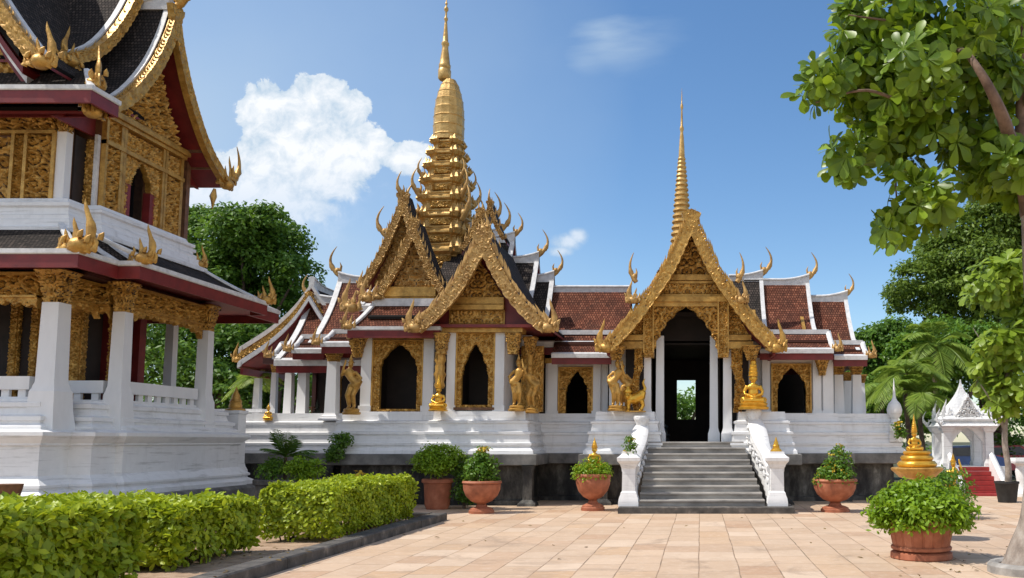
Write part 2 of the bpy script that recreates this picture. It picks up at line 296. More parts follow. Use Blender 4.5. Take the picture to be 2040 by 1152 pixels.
class MB:
    def __init__(s): s.v = []; s.f = []; s.uv = []; s.dark = set()
    def add(s, vs, fs, uvs=None):
        n = len(s.v); s.v.extend([tuple(x) for x in vs])
        for i, f in enumerate(fs):
            s.f.append(tuple(n + k for k in f)); s.uv.append(uvs[i] if uvs else None)
        return s
    def box(s, x0, x1, y0, y1, z0, z1):
        vs = [(x, y, z) for z in (z0, z1) for y in (y0, y1) for x in (x0, x1)]
        return s.add(vs, [(0, 2, 3, 1), (4, 5, 7, 6), (0, 1, 5, 4), (1, 3, 7, 5), (3, 2, 6, 7), (2, 0, 4, 6)])
    def loft(s, loops, cap0=True, cap1=True, closed=True):
        n = len(loops[0]); vs = [p for l in loops for p in l]; fs = []
        for i in range(len(loops) - 1):
            for j in range(n if closed else n - 1):
                k = (j + 1) % n; fs.append((i * n + j, i * n + k, (i + 1) * n + k, (i + 1) * n + j))
        if cap0: fs.append(tuple(range(n))[::-1])
        if cap1: fs.append(tuple((len(loops) - 1) * n + j for j in range(n)))
        return s.add(vs, fs)
    def lathe(s, prof, c=(0, 0, 0), n=20, flute=0.0, nf=0, sq=None):
        loops = []
        for r, z in prof:
            l = []
            for j in range(n):
                a = 2 * math.pi * (j + 0.5) / n; rr = (r * (1 + flute * math.cos(nf * a)) if nf > 0 else r * (1 - flute * max(0, math.cos(nf * a)) ** 10)) if nf else r
                l.append((c[0] + rr * math.cos(a), c[1] + rr * math.sin(a), c[2] + z))
            loops.append(l)
        return s.loft(loops)
    def frus(s, cx, cy, prof):                 # square section, (half, z) pairs
        return s.loft([[(cx - h, cy - h, z), (cx + h, cy - h, z), (cx + h, cy + h, z), (cx - h, cy + h, z)] for h, z in prof])
    def tube(s, pts, radii, n=7, flat=1.0, flatdir=None):
        pts = [Vector(p) for p in pts]; loops = []; up = Vector(flatdir) if flatdir else Vector((0.13, 0.97, 0.21))
        for i, p in enumerate(pts):
            t = (pts[min(i + 1, len(pts) - 1)] - pts[max(i - 1, 0)]); t = t.normalized() if t.length > 1e-6 else Vector((0, 0, 1))
            a = up - t * up.dot(t)
            a = a.normalized() if a.length > 1e-4 else t.orthogonal().normalized(); b = t.cross(a)
            r = radii[i] if not isinstance(radii, (int, float)) else radii
            loops.append([p + (a * math.cos(2 * math.pi * j / n) * flat + b * math.sin(2 * math.pi * j / n)) * r for j in range(n)])
        return s.loft(loops)
    def ell(s, c, r, n=12, m=8):
        c = Vector(c); loops = []
        for i in range(1, m):
            ph = math.pi * i / m
            loops.append([(c.x + r[0] * math.sin(ph) * math.cos(2 * math.pi * j / n), c.y + r[1] * math.sin(ph) * math.sin(2 * math.pi * j / n), c.z - r[2] * math.cos(ph)) for j in range(n)])
        return s.loft(loops)
    def build(s, name, mat, parent=None, ang=40, rz=None):
        me = bpy.data.meshes.new(name); off = WL[parent] if parent is not None else Vector((0, 0, 0))
        arr = np.array(s.v, dtype=np.float64).reshape(-1, 3) - np.array(off) + np.array(SHIFT)
        me.from_pydata(arr.tolist(), [], s.f)
        if any(u is not None for u in s.uv):
            uvl = me.uv_layers.new(name='UVMap'); i = 0; flat = np.zeros(len(me.loops) * 2)
            for f, u in zip(s.f, s.uv):
                for k in range(len(f)):
                    if u is not None: flat[2 * i], flat[2 * i + 1] = u[k]
                    i += 1
            uvl.data.foreach_set('uv', flat)
        if s.dark:
            me.materials.append(M[mat]); me.materials.append(M['crevice_shade']); mi = np.zeros(len(me.polygons), np.int32); mi[list(s.dark)] = 1; me.polygons.foreach_set('material_index', mi)
        me.update()
        if ang: smooth_me(me, ang)
        return link(name, me, M[mat] if isinstance(mat, str) else mat, parent)

class Fr:                                        # a wall frame: x to the right, z up, n out of the wall
    def __init__(s, o, u=(1, 0, 0), n=(0, -1, 0)): s.o = Vector(o); s.u = Vector(u); s.n = Vector(n); s.z = Vector((0, 0, 1))
    def pt(s, x, z, n=0.0): return s.o + s.u * x + s.z * z + s.n * n
def fbox(mb, fr, x0, x1, z0, z1, n0, n1):
    p = [fr.pt(x, z, n) for n in (n1, n0) for z in (z0, z1) for x in (x0, x1)]
    return mb.add(p, [(0, 1, 3, 2), (4, 6, 7, 5), (0, 4, 5, 1), (2, 3, 7, 6), (0, 2, 6, 4), (1, 5, 7, 3)])
def scroll(X, Z, seed, cell):
    g = np.random.default_rng(seed); x0, x1, z0, z1 = X.min(), X.max(), Z.min(), Z.max()
    xs = np.arange(x0, x1 + cell, cell); zs = np.arange(z0, z1 + cell, cell)
    c = np.array([(x + (k % 2) * cell * .5, z) for k, z in enumerate(zs) for x in xs]); c += g.uniform(-.3, .3, c.shape) * cell
    sg = np.where(g.random(len(c)) > .5, 1.0, -1.0); ph = g.uniform(0, 6.28, len(c))
    d = np.hypot(X[:, None] - c[:, 0], Z[:, None] - c[:, 1]); i = np.argsort(d, axis=1)[:, :2]; k = np.arange(len(X))
    d1 = d[k, i[:, 0]]; d2 = d[k, i[:, 1]]; th = np.arctan2(Z - c[i[:, 0], 1], X - c[i[:, 0], 0])
    h = 0.5 + 0.5 * np.cos(2 * np.pi * d1 / (cell * .36) - sg[i[:, 0]] * th + ph[i[:, 0]])
    lob = 0.5 + 0.5 * np.cos(7 * th + 2 * np.pi * d1 / (cell * .5) * sg[i[:, 0]])
    e = np.clip((d2 - d1) / (cell * .30), 0, 1)
    return np.clip((h ** .7) * (.55 + .45 * lob) * (.25 + .75 * e) + .22 * (1 - e), 0, 1)
def relief(mb, fr, x0, x1, z0, z1, depth, step=0.03, cell=0.28, seed=1, inside=None, n0=0.0, back=0.06, sym=False):
    nx = max(2, int((x1 - x0) / step)); nz = max(2, int((z1 - z0) / step))
    gx = np.linspace(x0, x1, nx + 1); gz = np.linspace(z0, z1, nz + 1); XX, ZZ = np.meshgrid(gx, gz); X = XX.ravel(); Z = ZZ.ravel()
    mid = (x0 + x1) / 2
    h = scroll(np.abs(X - mid) + mid if sym else X, Z, seed, cell) * depth
    ok = np.ones(len(X), bool) if inside is None else inside(X, Z); ok = ok.reshape(nz + 1, nx + 1)
    cell_ok = ok[:-1, :-1] & ok[1:, :-1] & ok[:-1, 1:] & ok[1:, 1:]
    vs = [fr.pt(a, b, n0 + c) for a, b, c in zip(X, Z, h)]; fs = []; W = nx + 1; nv = len(vs); bk = {}
    def bv(i):
        if i not in bk: bk[i] = nv + len(bk); vs.append(fr.pt(X[i], Z[i], n0 - back))
        return bk[i]
    base_f = len(mb.f); lim = .20 * depth
    for r, c in zip(*np.nonzero(cell_ok)):
        a = r * W + c
        if depth > .02 and h[a] + h[a + 1] + h[a + W] + h[a + W + 1] < 4 * lim: mb.dark.add(base_f + len(fs))  # lowest relief faces get the painted shade
        fs.append((a, a + 1, a + W + 1, a + W))
        for dr, dc, p, q in ((-1, 0, a, a + 1), (1, 0, a + W + 1, a + W), (0, -1, a + W, a), (0, 1, a + 1, a + W + 1)):
            rr, cc = r + dr, c + dc
            if not (0 <= rr < nz and 0 <= cc < nx and cell_ok[rr, cc]): fs.append((q, p, bv(p), bv(q)))
    return mb.add(vs, fs)
def arch_fn(cx, hw, z0, zs, zt, cusp=0.0):      # opening: straight to zs, pointed arch to zt
    def f(X, Z):
        t = np.clip((Z - zs) / (zt - zs), 0, 1); w = np.where(Z <= zs, hw, hw * (1 - t) ** .62)
        if cusp: w = w - np.where(Z > zs - .12, cusp * np.abs(np.sin(np.clip((Z - zs + .12) / (zt - zs + .12), 0, 1) * math.pi * 3)), 0)
        return (np.abs(X - cx) < w) & (Z > z0) & (Z < zt)
    return f
def offset_poly(poly, d):                        # counter-clockwise plan, outward offset with mitres
    n = len(poly); out = []
    for i in range(n):
        a, b, c = Vector(poly[i - 1]), Vector(poly[i]), Vector(poly[(i + 1) % n])
        e1 = (b - a).normalized(); e2 = (c - b).normalized(); n1 = Vector((e1.y, -e1.x)); n2 = Vector((e2.y, -e2.x))
        m = n1 + n2; k = d / max(0.3, (1 + n1.dot(n2)))
        out.append((b.x + m.x * k, b.y + m.y * k))
    return out
def mould(mb, poly, prof, cap0=True, cap1=True):
    return mb.loft([[(x, y, z) for x, y in offset_poly(poly, d)] for d, z in prof], cap0, cap1)
def resample(pts, n):
    p = np.array(pts, float)
    if len(p) > 2:                               # smooth through the points
        t = np.arange(len(p)); tt = np.linspace(0, len(p) - 1, 12 * len(p)); out = []
        for q in tt:
            i = min(int(q), len(p) - 2); f = q - i
            p0, p1, p2, p3 = p[max(i - 1, 0)], p[i], p[i + 1], p[min(i + 2, len(p) - 1)]
            out.append(.5 * ((2 * p1) + (-p0 + p2) * f + (2 * p0 - 5 * p1 + 4 * p2 - p3) * f * f + (-p0 + 3 * p1 - 3 * p2 + p3) * f ** 3))
        p = np.array(out)
    s = np.r_[0, np.cumsum(np.linalg.norm(np.diff(p, axis=0), axis=1))]; u = np.linspace(0, s[-1], n)
    return np.stack([np.interp(u, s, p[:, k]) for k in range(p.shape[1])], 1)
def strip(mb, top, T, a0, a1, lift0, lift1, na=1, uv=False):
    """profile (o,z) swept from a0 to a1; T maps (a,o,z) to the world; lift0/1 are the heights of under and upper face"""
    n = len(top); s = np.r_[0, np.cumsum(np.linalg.norm(np.diff(top, axis=0), axis=1))]
    vs = []; fs = []; us = []
    for k in range(na + 1):
        a = a0 + (a1 - a0) * k / na
        for l in (lift0, lift1):
            for o, z in top: vs.append(T(a, o, z + l))
    W = 2 * n
    for k in range(na):
        A0 = a0 + (a1 - a0) * k / na; A1 = a0 + (a1 - a0) * (k + 1) / na
        for i in range(n - 1):
            p = k * W + n + i; fs.append((p, p + 1, p + W + 1, p + W)); us.append([(A0, s[i]), (A0, s[i + 1]), (A1, s[i + 1]), (A1, s[i])])
            p = k * W + i; fs.append((p, p + W, p + W + 1, p + 1)); us.append([(0, 0)] * 4)
        for i in (0, n - 1):
            p = k * W + i; fs.append((p, p + n, p + n + W, p + W)); us.append([(0, 0)] * 4)
    for k in (0, na):
        for i in range(n - 1):
            p = k * W + i; fs.append((p, p + 1, p + n + 1, p + n)); us.append([(0, 0)] * 4)
    return mb.add(vs, fs, us if uv else None)
def Tx(yc, s): return lambda a, o, z: (a, yc + s * o, z)     # ridge along x
def Ty(xc, s): return lambda a, o, z: (xc + s * o, a, z)     # ridge along y
def horn(mb, p0, lean, h, r=0.05, bend=0.35, side=(0, 1, 0)):
    """a curved horn rising from p0, leaning out along 'lean' and curling up"""
    p0 = Vector(p0); l = Vector(lean)
    pts = []; rad = []
    for t in np.linspace(0, 1, 10):
        x = bend * h * (1.5 * math.sin(t * 2.2) * (1 - .45 * t) - .25 * t * t); pts.append(p0 + l * x + Vector((0, 0, h * t)))
        rad.append(r * ((1.05 - t) ** .75) * (1 + .55 * math.exp(-((t - .34) / .07) ** 2) + .25 * math.exp(-((t - .12) / .06) ** 2)))
    return mb.tube(pts, rad, 7)
def chofa(parent, p, lean, h, mat='gold_old'):
    mb = MB(); p = Vector(p); horn(mb, p - Vector((0, 0, .05)), lean, h, .055 * h / .9 + .012, .36)
    l = Vector(lean)
    mb.ell(p + l * .10 * h + Vector((0, 0, .12 * h)), (.10 * h, .10 * h, .12 * h), 8, 6)
    mb.tube([p + l * .02 * h + Vector((0, 0, .1 * h)), p - l * .02 * h + Vector((0, 0, .28 * h)), p + l * .03 * h + Vector((0, 0, .42 * h))], [.05 * h, .035 * h, .004], 6)
    mb.tube([p + l * .17 * h + Vector((0, 0, .14 * h)), p + l * .30 * h + Vector((0, 0, .16 * h)), p + l * .36 * h + Vector((0, 0, .25 * h))], [.045 * h, .03 * h, .004], 6)
    return mb.build('ridge_finial', mat, parent, 60)
def flames(parent, p, lean, h, mat='gold_old', k=3, name='corner_finial'):
    """flame-shaped finial: a tall curling horn on a leafy body with smaller tongues behind it"""
    mb = MB(); p = Vector(p); l = Vector(lean); z = Vector((0, 0, 1)); sd_ = l.cross(z)
    if sd_.length < .1: sd_ = Vector((1, 0, 0))
    sd_.normalize()
    mb.ell(p + z * .11 * h, (.22 * h, .19 * h, .17 * h), 10, 6)
    def tongue(o, hh, w, c):
        pts = []; rad = []
        for t in np.linspace(0, 1, 11):
            pts.append(p + l * (o * h + c * hh * (math.sin(t * 4.4) * .5 * (1 - .3 * t) + .25 * t)) + z * (.02 * h + hh * t)); rad.append(w * ((1.02 - t) ** .8) * (1 + .16 * math.sin(t * 17)))
        mb.tube(pts, rad, 7, .55, tuple(sd_))
    tongue(.08, h, .135 * h, .24); tongue(-.12, h * .64, .115 * h, .2); tongue(-.27, h * .42, .10 * h, .18); tongue(.24, h * .38, .08 * h, .3)
    if k > 3: tongue(-.38, h * .26, .065 * h, .18)
    for i in range(9):
        a = p + l * (-.3 + .075 * i) * h + sd_ * (.12 if i % 2 else -.12) * h + z * (.05 + .1 * (i % 3)) * h
        mb.tube([a, a + z * .09 * h + l * .02 * h, a + z * .15 * h + l * .07 * h], [.05 * h, .05 * h, .006], 6)
    return mb.build(name, mat, parent, 60)
def barge(parent, fr, pts, width, thick=.1, teeth=14, th=.2, mat='gold', n0=0.0, seed=3, name='barge_board', scal=.03):
    c = resample(pts, 40); g = np.gradient(c, axis=0); g /= np.linalg.norm(g, axis=1)[:, None]
    nrm = np.stack([-g[:, 1], g[:, 0]], 1)
    if nrm[20, 1] < 0: nrm = -nrm                # outward = up
    NS, K = 120, 10; c2 = resample(pts, NS); g2 = np.gradient(c2, axis=0); g2 /= np.linalg.norm(g2, axis=1)[:, None]; n2 = np.stack([-g2[:, 1], g2[:, 0]], 1)
    if n2[60, 1] < 0: n2 = -n2
    arc = np.r_[0, np.cumsum(np.linalg.norm(np.diff(c2, axis=0), axis=1))]; F_ = np.linspace(0, 1, K)
    A, B = np.meshgrid(arc, F_ * width, indexing='ij'); hh = scroll(A.ravel(), B.ravel(), seed, max(.14, width * .62)).reshape(NS, K)
    mb = MB(); r = np.random.default_rng(seed); vs = []
    sc_ = scal * .7 * (np.abs(np.sin(arc * math.pi / (width * .9))) - .5) + r.uniform(-.006, .006, NS)
    for i in range(NS):
        for k in range(K):
            f = F_[k]; off = -width * f + (-sc_[i] if k == K - 1 else 0) + (r.uniform(-.01, .012) if k == 0 else 0)
            b = thick + (.055 * hh[i, k] if 0 < k < K - 1 else .035)
            q = c2[i] + n2[i] * off; vs.append(fr.pt(q[0], q[1], n0 + b))
    nb = len(vs)
    for i in range(NS):
        for k in range(K): q = c2[i] + n2[i] * (-width * F_[k]); vs.append(fr.pt(q[0], q[1], n0))
    fs = []
    for i in range(NS - 1):
        for k in range(K - 1):
            a = i * K + k
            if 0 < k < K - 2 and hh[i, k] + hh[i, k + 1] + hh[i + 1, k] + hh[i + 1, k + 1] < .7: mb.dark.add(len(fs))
            fs.append((a, a + 1, a + K + 1, a + K)); fs.append((nb + a, nb + a + K, nb + a + K + 1, nb + a + 1))
        for k in (0, K - 1):
            a = i * K + k; fs.append((a, a + K, nb + a + K, nb + a))
    for i in (0, NS - 1):
        for k in range(K - 1):
            a = i * K + k; fs.append((a, nb + a, nb + a + 1, a + 1))
    mb.add(vs, fs)
    for j in range(teeth):
        i = int(2 + (37) * j / max(1, teeth - 1)); p = c[min(i, 39)]; t = -g[min(i, 39)]; o = nrm[min(i, 39)]
        if t[1] < 0: t = -t
        L = th * r.uniform(.55, 1.3); w = th * .36
        out = []
        for q in np.linspace(0, 1, 6):
            pp = p + o * L * (.55 * q) + t * L * (.35 * q + .75 * q * q); out.append(fr.pt(pp[0], pp[1], n0 + thick * .5))
        mb.tube(out, [w * .55, w * .6, w * .5, w * .36, w * .2, .003], 5, .6, tuple(fr.n))
    return mb.build(name, mat, parent, 50), c
def gable_roof(parent, axis, cc, prof, a0, a1, tile='tile', sides=(-1, 1), ridge=True, edges=(True, True), edge_mat='trim', thick=.1, eave=True, red=True, ridge_w=.085, ridge_h=.17, edge_w=.12, fascia=.2):
    T = Tx if axis == 'x' else Ty; pr = resample(prof, 14)
    for s in sides:
        t = T(cc, s); strip(MB(), pr, t, a0, a1, 0, 0)
        mb = MB(); strip(mb, pr, t, a0, a1, -.02, thick * .6, max(1, int(abs(a1 - a0) / 1.0)), True); mb.build('roof', tile, parent, 30)
        if red: mb = MB(); strip(mb, pr, t, a0 + .02 * np.sign(a1 - a0), a1 - .02 * np.sign(a1 - a0), -.08, -.022); mb.build('soffit', 'red', parent, 30)
        d = np.sign(a1 - a0)
        for k, e in enumerate((a0, a1)):
            if edges[k]:
                q = e + (d if k == 0 else -d) * edge_w; mb = MB(); strip(mb, pr, t, min(e, q) - .02 * (k == 0), max(e, q), -.03, thick * .6 + .07); mb.build('gable_edge', edge_mat, parent, 30)
        if eave:
            o, z = pr[-1]; o2, z2 = pr[-2]; u = np.array([o - o2, z - z2]); u /= np.linalg.norm(u)
            mb = MB(); e2 = np.array([pr[-1] - u * .1, pr[-1] + u * .03]); strip(mb, e2, t, a0 - .03 * d, a1 + .03 * d, -.07, thick * .6 + .035); mb.build('eave_strip', 'trim', parent, 30)
            mb = MB(); e3 = np.array([(o - .14, z - .08), (o - .06, z - .08)]); strip(mb, e3, t, a0, a1, -fascia, 0.0); mb.build('fascia', 'red', parent, 30)
    if ridge:
        o, z = pr[0]; mb = MB(); n = 14; loops = []
        for k in range(n + 1):
            a = a0 + (a1 - a0) * k / n; e = 0
            for kk, en in enumerate((a0, a1)):
                if edges[kk]: e = max(e, .16 * max(0, 1 - abs(a - en) / .9) ** 2)
            for_ = [(-ridge_w, z - .06), (ridge_w, z - .06), (ridge_w, z + ridge_h * .55 + e), (ridge_w * 1.35, z + ridge_h * .6 + e), (ridge_w * 1.35, z + ridge_h * .78 + e), (ridge_w * .5, z + ridge_h + e), (-ridge_w * .5, z + ridge_h + e), (-ridge_w * 1.35, z + ridge_h * .78 + e), (-ridge_w * 1.35, z + ridge_h * .6 + e), (-ridge_w, z + ridge_h * .55 + e)]
            t = T(cc, 1); loops.append([t(a, q[0], q[1]) for q in for_])
        mb.loft(loops); mb.build('ridge_cap', 'trim', parent, 30)
def capital(parent, cx, cy, z0, z1, w0, w1, mat='gold', seed=1, name='capital'):
    mb = MB(); loops = []; n = 80; R_ = 30; H = z1 - z0
    J, I = np.meshgrid(np.arange(n), np.arange(R_ + 1)); Tt = I / R_
    hh = scroll((np.abs((J % 20) - 10) * w1 * .09).ravel(), (Tt * H).ravel(), seed + 7, H * .34).reshape(R_ + 1, n)
    for i in range(R_ + 1):
        t = i / R_; w = w0 + (w1 - w0) * (t ** 1.4) - .08 * w1; q3 = (t * 3) % 1.0; w *= 1 + .10 * q3 * (t < .97); l = []
        for j in range(n):
            a = 2 * math.pi * (j + .5) / n; ca, sa = math.cos(a), math.sin(a); q = min(1 / max(abs(ca), abs(sa)), 1.3)
            rr = w * q + (.24 * w1 * (hh[i, j] - .35) if 0 < i < R_ - 1 else .06 * w1)
            l.append((cx + rr * ca, cy + rr * sa, z0 + H * t))
        loops.append(l)
    mb.loft(loops)
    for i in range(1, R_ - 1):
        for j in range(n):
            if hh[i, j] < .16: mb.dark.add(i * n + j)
    return mb.build(name, mat, parent, 60)
def column(parent, cx, cy, z0, z1, w0, w1, base=.2, cap=.35, mat='column', seed=1):
    mb = MB(); b = base
    mb.frus(cx, cy, [(w0 * 1.75, z0), (w0 * 1.7, z0 + b * .3), (w0 * 1.4, z0 + b * .5), (w0 * 1.4, z0 + b * .7), (w0 * 1.12, z0 + b), (w0, z0 + b * 1.3), (w1, z1 - cap)])
    c = mb.build('column', mat, parent, 20)
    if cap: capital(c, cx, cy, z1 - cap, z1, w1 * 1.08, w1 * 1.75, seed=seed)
    return c
def hole_wall(mb, fr, x0, x1, z0, z1, holes, n0, n1):      # holes: (xa, xb, za, zb), sorted
    x = x0
    for xa, xb, za, zb in holes:
        if xa > x: fbox(mb, fr, x, xa, z0, z1, n0, n1)
        if za > z0: fbox(mb, fr, xa, xb, z0, za, n0, n1)
        if zb < z1: fbox(mb, fr, xa, xb, zb, z1, n0, n1)
        x = xb
    if x < x1: fbox(mb, fr, x, x1, z0, z1, n0, n1)
def gold_window(parent, fr, xa, xb, za, zb, oa, ob, oz, ot, seed=1, spring=.55, cusp=.03, n0=.03):
    """gilt frame xa..xb, za..zb round the arched opening oa..ob, oz..ot"""
    fn = arch_fn((oa + ob) / 2, (ob - oa) / 2, oz, oz + (ot - oz) * spring, ot, cusp)
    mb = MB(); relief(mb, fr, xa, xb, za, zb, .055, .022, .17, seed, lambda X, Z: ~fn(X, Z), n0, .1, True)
    w = mb.build('window', 'gold', parent, 50)
    b = MB(); t = .045
    fbox(b, fr, xa - t, xa, za - t, zb + t, -.02, n0 + .07); fbox(b, fr, xb, xb + t, za - t, zb + t, -.02, n0 + .07)
    fbox(b, fr, xa, xb, zb, zb + t, -.02, n0 + .07); b.build('frame', 'gold', w, 20)
    s = MB(); fbox(s, fr, xa - .06, xb + .06, za - .07, za - .002, -.05, n0 + .11); s.build('sill', 'wood', w, 20)
    return w
def triangle_fn(cx, hw, z0, z1, pw=1.0):
    return lambda X, Z: (np.abs(X - cx) < hw * (1 - np.clip((Z - z0) / (z1 - z0), 0, 1) ** pw)) & (Z < z1)

# ------------------------------------------------------------------ foliage and figures
def unit(a): return a / np.maximum(1e-9, np.linalg.norm(a, axis=1))[:, None]
def leaf_mesh(name, mat, parent, Pt, D, Nn, L, Wd, shape='rhomb', fold=.25, droop=0.0):
    """leaves from points Pt along D with face normal about Nn"""
    n = len(Pt); off = np.array(WL[parent]) if parent is not None else 0
    D = unit(D); S = unit(np.cross(D, Nn)); Nv = np.cross(S, D)
    if shape == 'rhomb': q = [(0, 0), (.5, .5), (1, 0), (.5, -.5)]; faces = [(0, 2, 1), (0, 3, 2)]
    elif shape == 'oval': q = [(0, 0), (.25, .36), (.62, .5), (1, 0), (.62, -.5), (.25, -.36)]; faces = [(0, 3, 2, 1), (0, 5, 4, 3)]
    else: q = [(0, .03), (.3, .17), (.55, .38), (.78, .5), (.93, .36), (1.02, 0), (.93, -.36), (.78, -.5), (.55, -.38), (.3, -.17), (0, -.03), (.3, 0), (.55, 0), (.8, 0)]; faces = [(0, 11, 1), (1, 11, 12, 2), (2, 12, 13, 3), (3, 13, 4), (4, 13, 5), (10, 9, 11), (9, 8, 12, 11), (8, 7, 13, 12), (7, 6, 13), (6, 5, 13), (0, 10, 11)]
    k = len(q); V = np.zeros((n, k, 3)); L = np.asarray(L) * np.ones(n); Wd = np.asarray(Wd) * np.ones(n)
    dr = np.asarray(droop) * np.ones(n)
    for i, (a, b) in enumerate(q):
        V[:, i] = Pt + D * (a * L)[:, None] + S * (b * Wd)[:, None] + Nv * (abs(b) * fold * Wd - dr * a * a * L)[:, None]
    V = V.reshape(-1, 3) - off
    fl = np.concatenate([np.array(f) for f in faces]); ls = np.array([len(f) for f in faces])
    allv = (fl[None, :] + (np.arange(n) * k)[:, None]).ravel(); tot = np.tile(ls, n); start = np.r_[0, np.cumsum(tot)[:-1]]
    me = bpy.data.meshes.new(name); me.vertices.add(len(V)); me.vertices.foreach_set('co', V.ravel())
    me.loops.add(len(allv)); me.loops.foreach_set('vertex_index', allv.astype(np.int32))
    me.polygons.add(len(tot)); me.polygons.foreach_set('loop_start', start.astype(np.int32)); me.polygons.foreach_set('loop_total', tot.astype(np.int32))
    me.update(calc_edges=True)
    if shape == 'broad': me.shade_smooth()
    return link(name, me, M[mat], parent)
def on_sphere(g, n): return unit(g.normal(size=(n, 3)))
def crown(parent, mat, blobs, clumps, per, leaf, seed, clump_r=.16, name='crown', shape='rhomb', flat=.75, aspect=.55, low=-.5):
    """blobs (x,y,z,r): clumps of leaves spread over and inside each"""
    g = np.random.default_rng(seed); B = np.array(blobs, float); wgt = B[:, 3] ** 2; ks = g.choice(len(B), clumps, p=wgt / wgt.sum())
    d = on_sphere(g, clumps); d[:, 2] = np.where(d[:, 2] < low, -d[:, 2], d[:, 2])
    C = B[ks, :3] + d * (B[ks, 3] * g.uniform(.62, 1.05, clumps))[:, None] * np.array([1, 1, .9])
    cr = B[ks, 3] * clump_r * g.uniform(.6, 1.5, clumps) + leaf * .8
    idx = np.repeat(np.arange(clumps), per); n = len(idx); q = on_sphere(g, n); q[:, 2] = np.where(q[:, 2] < -.3, -q[:, 2] * .6, q[:, 2])
    Pt = C[idx] + q * (cr[idx] * g.uniform(.35, 1.05, n) ** .6)[:, None] * np.array([1, 1, flat])
    Nn = unit(q * .8 + g.normal(size=(n, 3)) * .55 + np.array([0, 0, .55])); D = unit(np.cross(Nn, g.normal(size=(n, 3)))) + np.array([0, 0, -.25])
    return leaf_mesh(name, mat, parent, Pt, D, Nn, leaf * g.uniform(.7, 1.3, n), leaf * aspect * g.uniform(.8, 1.2, n), shape)
def trunk(parent, pts, radii, mat='bark_dark', limbs=(), name='trunk', n=10):
    def soft(p, r): q = resample([tuple(a) + (b,) for a, b in zip(p, r)], len(p) * 5); return [tuple(a[:3]) for a in q], [max(.003, a[3]) for a in q]
    mb = MB(); mb.tube(*soft(pts, radii), n)
    for lp, lr in limbs: mb.tube(*soft(lp, lr), 7)
    return mb.build(name, mat, parent, 60)
def tree(name, base, h, blobs, clumps, per, leaf, seed, label, mat='tree', cat='tree', tr=.28, group=None, clump_r=.16):
    b = Vector(base); t = thing(name, b, label, cat, group or 'trees behind the temple'); g = random.Random(seed); limbs = []
    for (x, y, z, r) in blobs[:9]:
        s = b + Vector((0, 0, h * g.uniform(.25, .5))); e = Vector((x, y, z)); m = (s + e) / 2 + Vector((g.uniform(-.4, .4), g.uniform(-.4, .4), .3))
        limbs.append(([s, m, e], [tr * .5, tr * .34, tr * .12]))
    trunk(t, [b - Vector((0, 0, .1)), b + Vector((.1, 0, h * .2)), b + Vector((-.05, .1, h * .45)), b + Vector((.1, 0, h * .75))], [tr * 1.35, tr, tr * .85, tr * .3], limbs=limbs)
    crown(t, mat, blobs, clumps, per, leaf, seed, clump_r); return t
def rosettes(parent, mat, C, A, leafL, seed, per=9, name='crown', spread=1.0):
    """whorls of broad leaves at points C, opening along axis A"""
    g = np.random.default_rng(seed); n = len(C); A = unit(A); idx = np.repeat(np.arange(n), per); k = np.tile(np.arange(per), n)
    ref = unit(np.cross(A, g.normal(size=(n, 3)))); bi = np.cross(A, ref)
    th = 2 * np.pi * k / per * 1.618 * 1.0 + g.uniform(-.3, .3, len(idx)); el = np.clip(g.normal(.32, .38, len(idx)) * spread, -.5, 1.2)
    rad = ref[idx] * np.cos(th)[:, None] + bi[idx] * np.sin(th)[:, None]
    D = rad * np.cos(el)[:, None] + A[idx] * np.sin(el)[:, None]; D[:, 2] -= .12; Nn = A[idx] * np.cos(el)[:, None] - rad * np.sin(el)[:, None] + g.normal(size=D.shape) * .12
    L = leafL * g.uniform(.65, 1.15, len(idx))
    return leaf_mesh(name, mat, parent, C[idx] + D * .02, D, Nn, L, L * g.uniform(.42, .55, len(idx)), 'broad', .16, g.uniform(.05, .35, len(idx)))
def fronds(parent, top, n, length, seed, mat='palm', name='crown', up=(.15, 1.2), leafw=.034, nl=30, droop=.75):
    g = np.random.default_rng(seed); Ps, Ds, Ns, Ls = [], [], [], []; mb = MB(); top = Vector(top)
    for i in range(n):
        a = 2 * math.pi * (i * .618 + g.uniform(0, .05)); e = g.uniform(*up); L = length * g.uniform(.8, 1.1)
        h = Vector((math.cos(a), math.sin(a), 0)); pts = []
        for t in np.linspace(0, 1, 9): pts.append(top + h * (L * t * math.cos(e)) + Vector((0, 0, L * (math.sin(e) * t - droop * t * t * math.cos(e * .8)))))
        mb.tube(pts, [.022 * (1 - .8 * t) * length / 1.6 + .004 for t in np.linspace(0, 1, 9)], 5)
        for t in np.linspace(.12, 1, nl):
            q = t * 8; k = min(int(q), 7); p = pts[k].lerp(pts[k + 1], q - k); tg = (pts[k + 1] - pts[k]).normalized(); sd_ = tg.cross(Vector((0, 0, 1))).normalized()
            for s in (-1, 1):
                d = sd_ * s * .85 + tg * .65 + Vector((0, 0, -.12 + g.uniform(-.12, .12))); Ps.append(p); Ds.append(d); Ns.append(Vector((0, 0, 1)) + sd_ * s * -.3)
                Ls.append(length * .30 * (math.sin(math.pi * min(1, .12 + t * .86)) ** .6 + .08))
    c = leaf_mesh(name, mat, parent, np.array(Ps), np.array(Ds), np.array(Ns), np.array(Ls), leafw * length / 1.6, 'oval', .3, .18)
    mb.build('frond_stalk', mat, c, 60); return c
